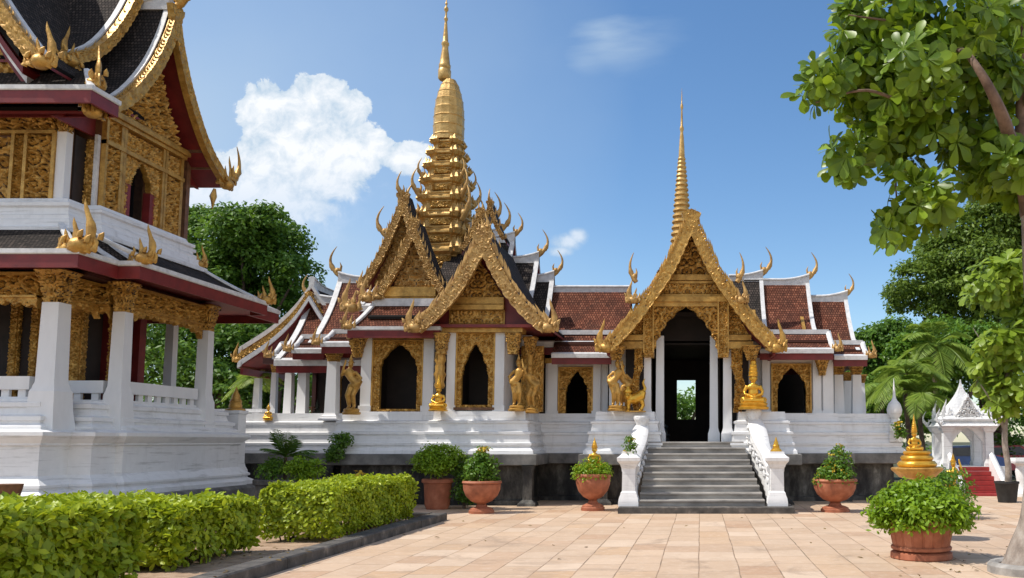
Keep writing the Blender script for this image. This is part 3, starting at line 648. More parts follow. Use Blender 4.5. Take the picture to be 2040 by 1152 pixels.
def hedge(x0, x1, y0, y1, h, n, leaf, seed, label, zb=.0):
    t = thing('clipped_hedge', ((x0 + x1) / 2, (y0 + y1) / 2, zb), label, 'hedge', 'clipped hedges in the garden bed')
    g = np.random.default_rng(seed); lx, ly, lz = x1 - x0, y1 - y0, h
    areas = np.array([lx * ly * 1.25, lx * lz, lx * lz, ly * lz, ly * lz]); f = g.choice(5, n, p=areas / areas.sum()); u = g.random(n); w = g.random(n)
    Pt = np.zeros((n, 3)); Nn = np.zeros((n, 3))
    ins = np.abs(g.normal(0, .06, n)); ins = np.where(g.random(n) < .25, ins * 2.8, ins)
    lumps = lambda a, b: .035 * np.sin(a * 3.1 + seed) * np.cos(b * 2.7) + .03 * np.sin(a * 7 + b * 5)
    m = f == 0; Pt[m] = np.c_[x0 + lx * u[m], y0 + ly * w[m], h - ins[m] + lumps(lx * u[m], ly * w[m])]; Nn[m] = (0, 0, 1)
    for k, (ax, pos, sg) in enumerate(((1, y0, -1), (1, y1, 1), (0, x0, -1), (0, x1, 1))):
        m = f == k + 1; L = lx if ax == 1 else ly; z = .06 + (h - .06) * w[m] ** .85; ins2 = ins[m] + np.where(z < .3, (.3 - z) * .45, 0) - lumps(L * u[m], z * 2) 
        a = (x0 if ax == 1 else y0) + L * u[m]; b = pos - sg * ins2
        Pt[m] = np.c_[a, b, z] if ax == 1 else np.c_[b, a, z]; Nn[m] = (0, sg, .25) if ax == 1 else (sg, 0, .25)
    # rounded shoulders
    cx, cy = (x0 + x1) / 2, (y0 + y1) / 2
    zz = np.clip((Pt[:, 2] - (h - .14)) / .14, 0, 1) ** 2
    for ax, c0, l in ((0, cx, lx), (1, cy, ly)):
        e = np.clip((np.abs(Pt[:, ax] - c0) - (l / 2 - .14)) / .14, 0, 1); Pt[:, ax] -= np.sign(Pt[:, ax] - c0) * e * zz * .08; Pt[:, 2] -= e * zz * .07
    Pt[:, 2] += zb + np.where((f == 0) & (g.random(n) < .04), g.uniform(.02, .07, n), 0)
    Nn = unit(Nn + g.normal(size=(n, 3)) * .42 + np.array([0, 0, .08])); D = np.cross(Nn, g.normal(size=(n, 3))); D[:, 2] += .35 * np.linalg.norm(D, axis=1)
    leaf_mesh('foliage', 'hedge', t, Pt, D, Nn, leaf * g.uniform(.6, 1.25, n), leaf * .55 * g.uniform(.8, 1.2, n), 'oval', .25, .12)
    mb = MB(); r = random.Random(seed)
    for i in range(int(34 * max(1, lx * ly / 3))):
        x = r.uniform(x0 + .2, x1 - .2); y = r.uniform(y0 + .2, y1 - .2); p = Vector((x, y, zb - .02)); q = []
        for k in range(5): q.append(p.copy()); p += Vector((r.uniform(-.09, .09), r.uniform(-.09, .09), h * .19))
        mb.tube(q, [.014, .012, .01, .008, .004], 5)
    mb.build('stems', 'bark_dark', t, 60); return t

def remesh(o, vox, sm=2):
    m = o.modifiers.new('skin', 'REMESH'); m.mode = 'VOXEL'; m.voxel_size = vox; m.use_smooth_shade = True
    if sm: s = o.modifiers.new('even', 'SMOOTH'); s.iterations = sm; s.factor = .5
    return o
def seated_deity(parent, c, H, mat='gold_shiny', face=(0, -1), crown_h=.36, name='body'):
    """cross-legged figure with joined hands and a tall tiered crown; H overall height"""
    c = Vector(c); f = Vector((face[0], face[1], 0)); s = Vector((-f.y, f.x, 0)); s = Vector((f.y * -1, f.x, 0)); b = H * (1 - crown_h)
    X = lambda a, d, z: c + s * (a * b) + f * (d * b) + Vector((0, 0, z * b))
    mb = MB(); rr = lambda *r: [q * b for q in r]
    mb.ell(X(0, 0, .12), rr(.27, .24, .12)); mb.ell(X(0, -.02, .34), rr(.17, .14, .24)); mb.ell(X(0, .0, .52), rr(.20, .13, .13)); mb.tube([X(0, 0, .55), X(0, .01, .72)], rr(.075, .065), 10)
    mb.ell(X(0, .02, .80), rr(.115, .12, .145)); mb.ell(X(0, .135, .78), rr(.022, .03, .03), 8, 6)
    for q in (-1, 1):
        mb.ell(X(q * .115, .0, .79), rr(.02, .035, .07), 8, 6)
        mb.tube([X(q * .10, 0, .12), X(q * .36, .12, .10), X(q * .30, .22, .09), X(-q * .06, .27, .08)], rr(.12, .105, .085, .05), 9)
        mb.tube([X(q * .19, 0, .56), X(q * .29, .02, .38), X(q * .27, .10, .30), X(q * .05, .22, .22)], rr(.07, .058, .05, .035), 8)
        mb.ell(X(q * .03, .23, .20), rr(.06, .05, .03), 8, 6)
    o = remesh(mb.build(name, mat, parent, 180), .022 * b, 1)
    k = MB(); z0 = .90 * b; pr = []; n = 7
    for i in range(n):
        t = i / n; r = .14 * b * (1 - t) ** .62 + .010 * b; z = z0 + crown_h * H * t * .95 - .03 * b
        pr += [(r * 1.08, z), (r * 1.08, z + .02 * b), (r * .86, z + .04 * b)]
    pr += [(.008 * b, H)]
    k.lathe(pr, tuple(c), 14); k.build('crown_headdress', mat, parent, 50); return o
def slim_figure(parent, c, H, mat='gold', side=1, arms='up', name='body', face=(0, -1), sway=.12):
    """slim standing figure with a swaying body, arms raised to the capital or at the thigh"""
    c = Vector(c); f = Vector((face[0], face[1], 0)); s = Vector((f.y * -1, f.x, 0)) * side
    X = lambda a, d, z: c + s * (a * H) + f * (d * H) + Vector((0, 0, z * H)); rr = lambda *r: [q * H for q in r]; w = sway
    mb = MB()
    for q in (-1, 1): mb.tube([X(q * .05, .03, .015), X(q * .05, 0, .05), X(q * .055 + w * .1, .05, .27), X(q * .05 - w * .2, 0, .48)], rr(.032, .036, .052, .075), 8); mb.ell(X(q * .05, .06, .02), rr(.035, .07, .022), 8, 6)
    mb.tube([X(-w * .2, 0, .44), X(-w * .5, 0, .52), X(w * .1, .02, .62), X(w * .35, .01, .73), X(w * .3, 0, .80)], rr(.105, .11, .075, .105, .075), 10)
    mb.tube([X(w * .3, 0, .79), X(w * .28, .01, .86)], rr(.04, .036), 8); mb.ell(X(w * .2, .015, .90), rr(.052, .058, .066)); mb.ell(X(w * .2, .07, .89), rr(.011, .016, .015), 6, 5)
    for q in (-1, 1):
        sh = X(w * .35 + q * .11, 0, .75)
        if arms == 'up' and q == 1: mb.tube([sh, X(.20, .05, .66), X(.15, .10, .82), X(.12, .08, .95)], rr(.038, .032, .026, .022), 8); mb.ell(X(.12, .08, .97), rr(.024, .02, .035), 6, 5)
        else: mb.tube([sh, X(q * .17, .0, .62), X(q * .13, .07, .50)], rr(.038, .032, .022), 8); mb.ell(X(q * .125, .08, .48), rr(.024, .022, .035), 6, 5)
    o = remesh(mb.build(name, mat, parent, 180), .016 * H, 1)
    k = MB(); k.lathe([(.062 * H, .93 * H), (.064 * H, .945 * H), (.045 * H, .96 * H), (.05 * H, .97 * H), (.03 * H, .99 * H), (.034 * H, 1.0 * H), (.005 * H, 1.1 * H)], tuple(X(w * .2, .01, 0)), 12); k.build('crown_headdress', mat, parent, 50); return o

# ------------------------------------------------------------------ the setting
def sheet(name, poly, z, mat, kind='structure'):
    mb = MB(); mb.add([(x, y, z) for x, y in poly], [tuple(range(len(poly)))]); return tag(mb.build(name, mat, None, 0), kind=kind)
sheet('ground', [(-1500, -400), (1500, -400), (1500, 2500), (-1500, 2500)], -0.012, 'earth')
sheet('paving', [(-60, -12), (40, -12), (40, 31), (-60, 31)], 0.0, 'paving')
sheet('garden_soil', [(-24, 2), (-5.65, 2), (-5.65, 18.3), (-24, 18.3)], 0.05, 'soil')
mb = MB(); g_ = random.Random(3); y = 2.0
while y < 18.3:
    l = min(g_.uniform(1.1, 1.7), 18.3 - y); dz = g_.uniform(-.006, .008); dx = g_.uniform(-.008, .008)
    mb.loft([[(-5.68 + dx, y + .006, -.02), (-5.36 + dx, y + .006, -.02), (-5.36 + dx, y + .006, .13 + dz), (-5.38 + dx, y + .006, .15 + dz), (-5.66 + dx, y + .006, .15 + dz)],
             [(-5.68 + dx, y + l - .006, -.02), (-5.36 + dx, y + l - .006, -.02), (-5.36 + dx, y + l - .006, .13 + dz), (-5.38 + dx, y + l - .006, .15 + dz), (-5.66 + dx, y + l - .006, .15 + dz)]]); y += l
x = -5.69
while x > -9:
    l = g_.uniform(1.1, 1.6); mb.box(x - l + .006, x - .006, 18.05, 18.33, -.02, .148 + g_.uniform(-.005, .005)); x -= l
tag(mb.build('kerb', 'kerb', None, 20), kind='structure')

# ------------------------------------------------------------------ the hall with the golden spire
hall = thing('temple_hall', (-3.5, 25, 0), 'white temple hall with tiered red-brown roofs, gilded gables and two golden spires', 'temple')
def X_(u, Y): return XU(u, Y)
Z0 = 1.33                                        # top of the stone plinth
ZS = 2.45                                        # window sills
# plan of the white base, counter-clockwise from the south-west
xB0, xA0, xA1, xC1, xD0, xD1, xE1, xF1 = X_(690, 22.9), X_(880, 22.9), X_(1043, 22.9), X_(1195, 23), X_(1297, 23.2), X_(1478, 23.2), X_(1660, 24.3), X_(1775, 24.3)
xW = X_(495, 24.8)
plan_west = [(xW, 24.3), (xB0, 24.3), (xB0, 22.95), (xA0, 22.95), (xA0, 22.6), (xA1, 22.6), (xA1, 24.5), (xC1, 24.5), (xC1, 23.0), (xD0, 23.0), (xD0, 30.5), (xW, 30.5)]
plan_east = [(xD1, 23.0), (X_(1556, 23), 23.0), (X_(1556, 23), 24.2), (xE1, 24.2), (xE1, 24.6), (xF1, 24.6), (xF1, 30.5), (xD1, 30.5)]
k = (ZS - Z0) / 1.13
prof = [(.40, 0), (.385, .085), (.30, .17), (.30, .21), (.335, .225), (.335, .285), (.29, .30), (.265, .46), (.265, .50), (.30, .515), (.30, .58), (.22, .60), (.195, .76), (.195, .80), (.225, .815), (.225, .87), (.12, .90), (.10, 1.13)]
for plan in (plan_west, plan_east):
    mb = MB(); mould(mb, plan, [(o, Z0 + z * k) for o, z in prof]); mb.build('base', 'white', hall, 25)
    mb = MB(); mould(mb, plan, [(.44, Z0 - .30), (.50, Z0 - .28), (.50, Z0 - .02), (.46, Z0)]); mb.build('plinth_slab', 'slab', hall, 25)
    mb = MB(); mould(mb, plan, [(.22, -.05), (.20, .12), (.12, .14), (.10, Z0 - .3)]); mb.build('plinth', 'stone', hall, 25)
mb = MB(); mb.box(xD0 - .1, xD1 + .1, 23.2, 30.4, 0, 1.5); mb.build('plinth', 'stone', hall, 25)
for (x, y) in ((xA1 + .28, 22.22), (X_(648, 23.3), 23.7), (xD1 + 1.1, 22.75), (xE1 + .2, 24.0), (xC1 + .15, 22.65)):
    mb = MB(); mb.frus(x, y, [(.24, -.02), (.22, .07), (.12, .16), (.11, Z0 - .45), (.16, Z0 - .3)]); mb.build('plinth_pier', 'stone', hall, 20)
# rooms: dark inner shell with floor, ceiling, rear wall with a doorway on the axis
YB = 29.6; doorx = XU(1367, YB)
mb = MB(); mb.box(xB0 + .3, xD0 + .1, 24.6, YB - .1, ZS - .9, ZS - .06); mb.box(xD1 - .1, xE1 - .2, 24.6, YB - .1, ZS - .9, ZS - .06); mb.box(xB0 + .3, xE1 - .2, 24.6, YB - .1, 4.45, 4.5)
fr = Fr((0, YB, 0)); hole_wall(mb, fr, xB0 + .1, xE1, ZS - .9, 5.5, [(doorx - .32, doorx + .32, ZV(836, YB), ZV(758, YB))], 0, .2)
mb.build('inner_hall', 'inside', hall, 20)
mb = MB(); fr = Fr((0, YB + .2, 0)); hole_wall(mb, fr, xB0, xE1 + .1, ZS - .02, 5.45, [(doorx - .34, doorx + .34, ZV(836, YB), ZV(757, YB))], 0, .19); mb.build('rear_wall', 'column', hall, 20)

# --- front bay A with its small gable
fa = Fr((0, 22.7, 0)); Y = 22.7
xa, xb = X_(888, Y), X_(1003, Y); wa, wb = X_(909, Y), X_(981, Y); oa, ob = X_(918, Y), X_(970, Y)
zt = ZV(658, Y)
mb = MB(); hole_wall(mb, fa, xa, xb, ZS, zt, [(wa + .02, wb - .02, ZS + .06, ZV(680, Y))], -.22, 0); mb.box(xa, xa + .2, 22.93, 25, ZS, zt); mb.box(xb - .2, xb, 22.93, 25, ZS, zt)
mb.build('bay_wall', 'column', hall, 20)
for p, q in ((xa, X_(905, Y)), (X_(984, Y), xb)):
    mb = MB(); fbox(mb, fa, p, q, ZS, zt, .002, .09); fbox(mb, fa, p - .03, q + .03, ZS, ZS + .16, .002, .13); mb.build('pilaster', 'column', hall, 20)
gold_window(hall, fa, wa, wb, ZV(812, Y), ZV(663, Y), oa, ob, ZV(806, Y), ZV(688, Y), 11)
mb = MB(); fbox(mb, fa, X_(862, Y), X_(1040, Y), ZV(664, Y), ZV(653, Y), -.3, .22); fbox(mb, fa, X_(866, Y), X_(1036, Y), ZV(653, Y), ZV(648, Y), -.3, .16)
fbox(mb, fa, X_(889, Y), X_(1001, Y), ZV(619, Y), ZV(610, Y), -.3, .20); fbox(mb, fa, X_(886, Y), X_(1000, Y), ZV(607, Y), ZV(594, Y), -.3, .14); fbox(mb, fa, X_(887, Y), X_(1000, Y), ZV(611, Y), ZV(606, Y), -.3, .10)
fbox(mb, fa, X_(889, Y), X_(1001, Y), ZV(648, Y), ZV(619, Y), -.3, .03); mb.build('cornice', 'gold', hall, 20)
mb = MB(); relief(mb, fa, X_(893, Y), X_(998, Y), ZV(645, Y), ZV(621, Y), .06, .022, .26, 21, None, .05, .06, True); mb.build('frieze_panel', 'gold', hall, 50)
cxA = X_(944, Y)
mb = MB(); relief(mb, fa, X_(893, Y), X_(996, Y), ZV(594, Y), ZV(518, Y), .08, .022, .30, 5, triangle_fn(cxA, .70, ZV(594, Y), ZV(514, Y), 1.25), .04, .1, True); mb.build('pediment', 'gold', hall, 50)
mb = MB(); mb.add([fa.pt(cxA - 1.55, ZV(652, Y), -.02), fa.pt(cxA + 1.55, ZV(652, Y), -.02), fa.pt(cxA, ZV(478, Y), -.02), fa.pt(cxA - 1.55, ZV(652, Y), -.2), fa.pt(cxA + 1.55, ZV(652, Y), -.2), fa.pt(cxA, ZV(478, Y), -.2)], [(0, 1, 2), (5, 4, 3), (0, 3, 4, 1), (1, 4, 5, 2), (2, 5, 3, 0)]); mb.build('gable_back', 'red', hall, 0)
YG = 22.0; zA = ZV(462, YG); zl = ZV(652, YG); hwA = (X_(1092, YG) - X_(818, YG)) / 2; cA = (X_(1092, YG) + X_(818, YG)) / 2
pA = [(0, zA), (.18 * hwA, zA - .27 * (zA - zl)), (.45 * hwA, zA - .60 * (zA - zl)), (.72 * hwA, zA - .83 * (zA - zl)), (hwA, zl)]
gable_roof(hall, 'y', cA, pA, YG + .1, 25.5, 'tile_dark', edges=(False, False), ridge=False, eave=False)
def gable_front(parent, cx, pr, Y, width, teeth, th, seed, mat='gold', tips=True, tiph=.55, apex=0, thick=.11):
    for s in (-1, 1):
        fr = Fr((cx, Y, 0)); b, c = barge(parent, fr, [(s * o, z + .07) for o, z in pr], width, thick, teeth, th, mat, 0, seed + s, scal=.035)
        if tips: flames(b, (cx + s * (pr[-1][0] - .05), Y - .06, pr[-1][1] - .12), (s, 0, 0), tiph, mat)
    if apex: chofa(parent, (cx, Y - .06, pr[0][1] - .05), (-.6, -.3, 0) if apex > .6 else (0, -1, 0), apex, mat)
gable_front(hall, cA, pA, YG, .31, 30, .24, 31, 'gold_old', tiph=.85); flames(hall, (cA, YG - .05, zA + .02), (1, 0, 0), .5)
# higher gables behind it, right and left of the tower
for (u, va, ul, vl, ur, Yg, w, teeth, sd_, ap, back) in ((948, 420, 908, 500, 988, 23.7, .15, 6, 41, 0, .6), (802, 388, 728, 566, 886, 23.7, .2, 12, 43, .75, .7), (815, 440, 742, 588, 884, 23.2, .2, 12, 45, 0, .9), (962, 405, 935, 480, 1000, 24.6, .12, 4, 47, .5, .5)):
    za, zb = ZV(va, Yg), ZV(vl, Yg); cx = (X_(ul, Yg) + X_(ur, Yg)) / 2 if sd_ != 43 else XU(804, Yg, 8); h = (X_(ur, Yg) - X_(ul, Yg)) / 2
    p_ = [(0, za), (.25 * h, za - .32 * (za - zb)), (.6 * h, za - .70 * (za - zb)), (h, zb)]
    gable_roof(hall, 'y', cx, p_, Yg + .1, Yg + back, 'tile_dark', edges=(False, False), eave=False, ridge=False)
    gable_front(hall, cx, p_, Yg, w, teeth, .17, sd_, 'gold_old', tips=sd_ in (45, 43), tiph=.5, apex=ap)
    if sd_ in (45, 43):
        mb = MB(); relief(mb, Fr((cx, Yg + .3, 0)), -h * .86, h * .86, zb + .02, za - .15, .10, .03, .3, sd_, triangle_fn(0, h * .86, zb, za - .15, .85), 0, .12, True); mb.build('pediment', 'gold_old', hall, 50)
# flanking brackets and columns of bay A
for (u, y, w) in ((875, 22.45, .16), (1019, 22.45, .17)):
    x = X_(u, y); capital(hall, x, y, ZV(706, y), ZV(664, y), w * .75, w * 1.15, seed=int(u))
x = X_(1053, 23.2); mb = MB(); mb.lathe([(.10, ZS), (.12, ZS + .1), (.085, ZS + .2), (.075, 3.9), (.10, 4.0)], (x, 23.2, 0), 12); c = mb.build('gilt_column', 'gold', hall, 40); capital(c, x, 23.2, 4.0, 4.5, .1, .2, seed=8)
mb = MB(); relief(mb, Fr((0, 23.6, 0)), X_(1036, 23.6), X_(1080, 23.6), ZS + .02, 4.3, .06, .025, .22, 71, None, 0, .1); mb.build('carved_panel', 'gold', hall, 50)
mb = MB(); mb.box(xA1 - .25, xA1 + .02, 23.62, 25, ZS, 4.6); mb.build('side_wall', 'column', hall, 20)
# eave and soffit joining bay A's gable
mb = MB(); mb.box(cA - hwA + .25, cA + hwA - .25, 22.35, 24.4, ZV(650, YG) + .02, ZV(650, YG) + .1); mb.build('soffit', 'red', hall, 0)

def window_dark_box(x0, x1, y0, y1, z0, z1):  # near-black box added behind an opening so that it reads dark
    m = MB(); t = .04
    m.box(x0 - t, x0, y0, y1, z0, z1); m.box(x1, x1 + t, y0, y1, z0, z1); m.box(x0, x1, y1, y1 + t, z0, z1); m.box(x0, x1, y0, y1, z1, z1 + t); m.box(x0, x1, y0, y1, z0 - t, z0); m.build('window_dark_box', 'inside', hall, 0)
window_dark_box(xa + .25, xb - .25, 22.93, 23.9, ZS + .02, 4.4)
# --- left bay B with skirt roof
fb = Fr((0, 23.0, 0)); Y = 23.0
xa, xb = X_(717, Y), X_(862, Y); wa, wb = X_(741, Y), X_(838, Y); oa, ob = X_(755, Y), X_(827, Y); zt = ZV(664, Y)
mb = MB(); hole_wall(mb, fb, xa, xb, ZS, zt, [(wa + .03, wb - .03, ZS + .06, ZV(684, Y))], -.22, 0); mb.box(xa, xa + .2, 23.23, 25, ZS, zt); mb.build('bay_wall', 'column', hall, 20)
for p, q in ((xa, X_(738, Y)), (X_(841, Y), xb)):
    mb = MB(); fbox(mb, fb, p, q, ZS, zt, .002, .1); fbox(mb, fb, p - .03, q + .02, ZS, ZS + .16, .002, .14); mb.build('pilaster', 'column', hall, 20)
gold_window(hall, fb, wa, wb, ZV(820, Y), ZV(681, Y), oa, ob, ZV(814, Y), ZV(688, Y), 12, .72, .035)
window_dark_box(xa + .25, X_(850, 23.25), 23.23, 24.15, ZS + .02, 4.4)
mb = MB(); fbox(mb, fb, X_(739, Y), X_(862, Y), ZV(680, Y) + .05, ZV(664, Y), -.2, .17); mb.build('lintel', 'gold', hall, 20)
x = X_(706, 22.8); capital(hall, x, 22.8, ZV(712, 22.8), ZV(672, 22.8), .10, .24, seed=5)
def skirt_roof(parent, eave, top, ze, zt, tile='tile', steps=1, trims=(), dark=None, fasc=.22, sag=.12):
    """eave and top plans with the same corner count, lofted; corners in trims get a white hip"""
    n = len(eave); L = []
    K = 6; vs = []; fs = []; us = []
    for i in range(n):
        a, b, c, d = Vector(eave[i]), Vector(eave[(i + 1) % n]), Vector(top[(i + 1) % n]), Vector(top[i]); W = (b - a).length
        run = ((d - a).length + (c - b).length) / 2; Ls = math.hypot((zt - ze), run)
        ks = len(vs)
        for q in range(K + 1):
            t = q / K; z = ze + (zt - ze) * t - sag * 4 * t * (1 - t) * .5
            for e in range(2):
                p = (a if e == 0 else b).lerp(d if e == 0 else c, t); vs.append((p.x, p.y, z))
        for q in range(K):
            o = ks + 2 * q; fs.append((o, o + 1, o + 3, o + 2)); u0 = (b - a).normalized()
            us.append([((Vector(vs[j][:2]) - a).dot(u0) + i * 3, Ls * (q + dj) / K) for j, dj in ((o, 0), (o + 1, 0), (o + 3, 1), (o + 2, 1))])
    m = MB(); m.add(vs, fs, us); m.build('skirt_roof', tile, parent, 0)
    m = MB(); mould(m, eave, [(.03, ze - .02), (.05, ze + .0), (.05, ze + .085), (-.07, ze + .10)], False, False); m.build('eave_strip', 'trim', parent, 20)
    m = MB(); mould(m, eave, [(-.04, ze - fasc), (.02, ze - fasc), (.02, ze - .02), (-.12, ze - .03)], False, False); m.build('fascia', 'red', parent, 20)
    m = MB(); lo = [[(x, y, ze - .06) for x, y in eave], [(x, y, ze - .06) for x, y in offset_poly(top, -.3)]]; m.loft(lo, False, False); m.build('soffit', 'red', parent, 0)
    for i in trims:
        a, d = Vector(eave[i]), Vector(top[i]); pts = []
        for q in range(8):
            t = q / 7; p = a.lerp(d, t); pts.append((p.x, p.y, ze + (zt - ze) * t - sag * 2 * t * (1 - t) + .05))
        m = MB(); m.tube(pts, .075, 6, .7, (0, 0, 1)); m.build('hip_ridge', 'trim', parent, 60)
ze = ZV(657, 22.35); ztop = ZV(606, 23.3)
ex0, ex1 = X_(686, 22.35), X_(868, 22.35); tx0, tx1 = X_(738, 23.3), X_(872, 23.3)
skirt_roof(hall, [(ex0, 22.35), (ex1, 22.35), (ex1, 25.2), (ex0, 25.2)], [(tx0, 23.3), (tx1, 23.3), (tx1, 25.2), (tx0, 25.2)], ze, ztop, 'tile', trims=(0,))
mb = MB(); strip(mb, np.array([(.0, ZV(634, 22.8)), (.12, ZV(634, 22.8) + .06)]), Tx(22.74, 1), ex0 + .35, ex1, -.03, .035); mb.build('tile_step', 'tile_dark', hall, 0)
flames(hall, (ex0 + .02, 22.33, ze + .02), (-1, 0, 0), .6)
mb = MB(); fbox(mb, Fr((0, 23.3, 0)), tx0 - .05, tx1, ZV(611, 23.3), ZV(596, 23.3), -.4, .1); mb.build('ridge_cap', 'trim', hall, 20)
mb = MB(); f3 = Fr((0, 23.4, 0)); fbox(mb, f3, X_(748, 23.4), X_(862, 23.4), ZV(592, 23.4), ZV(573, 23.4), -.3, .12); fbox(mb, f3, X_(752, 23.4), X_(858, 23.4), ZV(596, 23.4) , ZV(592, 23.4), -.3, .05); mb.build('cornice', 'gold', hall, 20)
flames(hall, (X_(690, 23.2), 23.2, ZV(620, 23.2)), (-1, 0, 0), .9); flames(hall, (X_(722, 23.2), 23.2, ZV(600, 23.2)), (-1, 0, 0), .7)

# --- east-west roofs: stepped tiers left and right of the tower
YR = 26.4; xcen = X_(890, YR)
def tier(u, v, side, drop=2.5, run=1.95, h=.8, x_in=None, tile='tile', c=True, edges=True):
    xe = XU(u, YR, 7); z = ZV(v, YR) - .18; xi = xcen if x_in is None else x_in
    p_ = [(0, z), (run * .30, z - drop * .42), (run * .65, z - drop * .76), (run, z - drop)]
    a0, a1 = (xi, xe) if side > 0 else (xe, xi)
    gable_roof(hall, 'x', YR, p_, a0, a1, tile, edges=(side < 0, side > 0), edge_w=.14)
    if c: chofa(hall, (xe - .04 * side, YR, z + .22), (side, 0, 0), h)
    for s in (-1, 1):                                # gable end wall
        pass
    mb = MB(); q = resample(p_, 8); xx = xe - .35 * side
    mb.loft([[(xx + d, YR + s * o, zz - .1) for s, pts in ((-1, q), (1, q[::-1])) for o, zz in pts] for d in (-.05, .05)]); mb.build('gable_back', 'red', hall, 0)
    return xe, z
xt1, _ = tier(975, 444, 1, 2.4, h=1.0, tile='tile_dark'); tier(995, 462, 1, 2.4, h=.95, tile='tile_dark'); tier(1025, 470, 1, 2.4, h=.75, tile='tile_dark')  # darker tile colour stands in for the shadow on these east tiers
tier(1074, 510, 1, 2.3, h=.85, tile='tile_dark'); x5, _ = tier(1105, 548, 1, 2.3, h=.8, tile='tile_dark')
tier(768, 472, -1, 2.4, h=1.0); tier(676, 550, -1, 2.3, h=.95); tier(618, 590, -1, 2.1, h=.7)
# long wing ridge east, its ends stepping down
zr = ZV(567, YR) - .2; ye = 24.15
pw = [(0, zr), (.6, zr - .82), (1.3, zr - 1.5), (YR - ye, zr - 1.95)]
gable_roof(hall, 'x', YR, pw, xcen, XU(1258, YR, 6), edges=(False, False))
xr1 = XU(1520, YR, 6.5); zr1 = ZV(545, YR) - .2
gable_roof(hall, 'x', YR, [(0, zr1), (.6, zr1 - .9), (1.3, zr1 - 1.65), (2.25, zr1 - 2.3)], XU(1452, YR, 6), xr1, 'tile_dark', edges=(False, True)); chofa(hall, (xr1 - .05, YR, zr1 + .2), (1, 0, 0), .9)
xr2 = XU(1612, YR, 6.3); zr2 = ZV(553, YR) - .2
gable_roof(hall, 'x', YR, [(0, zr2), (.6, zr2 - .85), (1.3, zr2 - 1.6), (2.2, zr2 - 2.05)], xr1 - .6, xr2, edges=(False, True)); chofa(hall, (xr2 - .05, YR, zr2 + .2), (1, 0, 0), .85)
xr3 = XU(1688, YR, 6); zr3 = ZV(586, YR) - .2
gable_roof(hall, 'x', YR, [(0, zr3), (.6, zr3 - .8), (1.3, zr3 - 1.5), (2.05, zr3 - 1.9)], xr2 - .7, xr3, edges=(False, True)); chofa(hall, (xr3 - .05, YR, zr3 + .2), (1, 0, 0), .7)
for xx, zz, rn in ((xr2, zr2, 1.9), (xr3, zr3, 1.8), (xr1, zr1, 1.9)):
    mb = MB(); mb.loft([[(xx + d, YR - rn, zz - 1.95), (xx + d, YR + rn, zz - 1.95), (xx + d, YR + .7, zz - 1.0), (xx + d, YR, zz - .1), (xx + d, YR - .7, zz - 1.0)] for d in (-.4, -.3)]); mb.build('gable_back', 'gold', hall, 0)
# skirt roofs under the wings (eave strip, tile, white strip above)
def wing_skirt(x0, x1, v_top, v_eave, y_eave=23.45, y_top=24.35, end=None, ze=None):
    z1 = ZV(v_eave, y_eave) + .05; z0 = ZV(v_top, y_top); d = y_top - y_eave
    T = Tx(YR, -1); oe, ot = YR - y_eave, YR - y_top
    m = MB(); pr = resample([(ot, z0), ((ot + oe) / 2, (z0 + z1) / 2 - .05), (oe, z1)], 8); strip(m, pr, T, x0, x1, -.03, .05, 6, True); m.build('skirt_roof', 'tile', hall, 30)
    m = MB(); strip(m, pr[3:5] , T, x0, x1, .02, .085); m.build('tile_step', 'tile', hall, 30)
    m = MB(); strip(m, np.array([(oe - .07, z1 + .03), (oe + .05, z1 - .02)]), T, x0, x1, -.05, .07); m.build('eave_strip', 'trim', hall, 30)
    m = MB(); strip(m, np.array([(oe - .12, z1), (oe - .03, z1)]), T, x0, x1, -.24, -.04); m.build('fascia', 'red', hall, 30)
    m = MB(); strip(m, np.array([(ot - .1, z0 + .01), (ot + .08, z0 + .01)]), T, x0, x1, 0, .13); m.build('ridge_cap', 'trim', hall, 30)
    m = MB(); strip(m, np.array([(ot - .4, z1 - .06), (oe - .1, z1 - .06)]), T, x0, x1, -.03, .0); m.build('soffit', 'red', hall, 30)
    if end:
        m = MB(); xx = x1 if end > 0 else x0; q = [T(xx, o, z + .06) for o, z in pr]; q[-1] = (q[-1][0] + .12 * end, q[-1][1], q[-1][2]); m.tube(q, .085, 6); m.build('hip_ridge', 'trim', hall, 60)
        m = MB(); m.loft([[(xx, T(0, o, 0)[1], z - .02) for o, z in pr] + [(xx, T(0, ot, 0)[1], z1 - .05)], [(xx - .1 * end, T(0, o, 0)[1], z - .02) for o, z in pr] + [(xx - .1 * end, T(0, ot, 0)[1], z1 - .05)]]); m.build('skirt_end', 'red', hall, 0)
        flames(hall, (xx + .1 * end, y_eave, z1), (end, 0, 0), .5)
wing_skirt(X_(1095, 23.6), X_(1215, 23.6), 668, 712, 23.7, 24.4)
wing_skirt(X_(1515, 23.4), XU(1662, 23.5), 667, 703, 23.4, 24.3, 1)
wing_skirt(XU(1662, 24.2), XU(1728, 24.2), 688, 716, 24.0, 24.7, 1)
wing_skirt(X_(632, 23.6), X_(706, 23.6), 666, 690, 23.6, 24.4, -1)
wing_skirt(X_(578, 24.2), X_(640, 24.2), 676, 703, 24.1, 24.7, -1)
wing_skirt(X_(536, 25.0), X_(592, 25.0), 690, 715, 25.0, 25.5, -1)
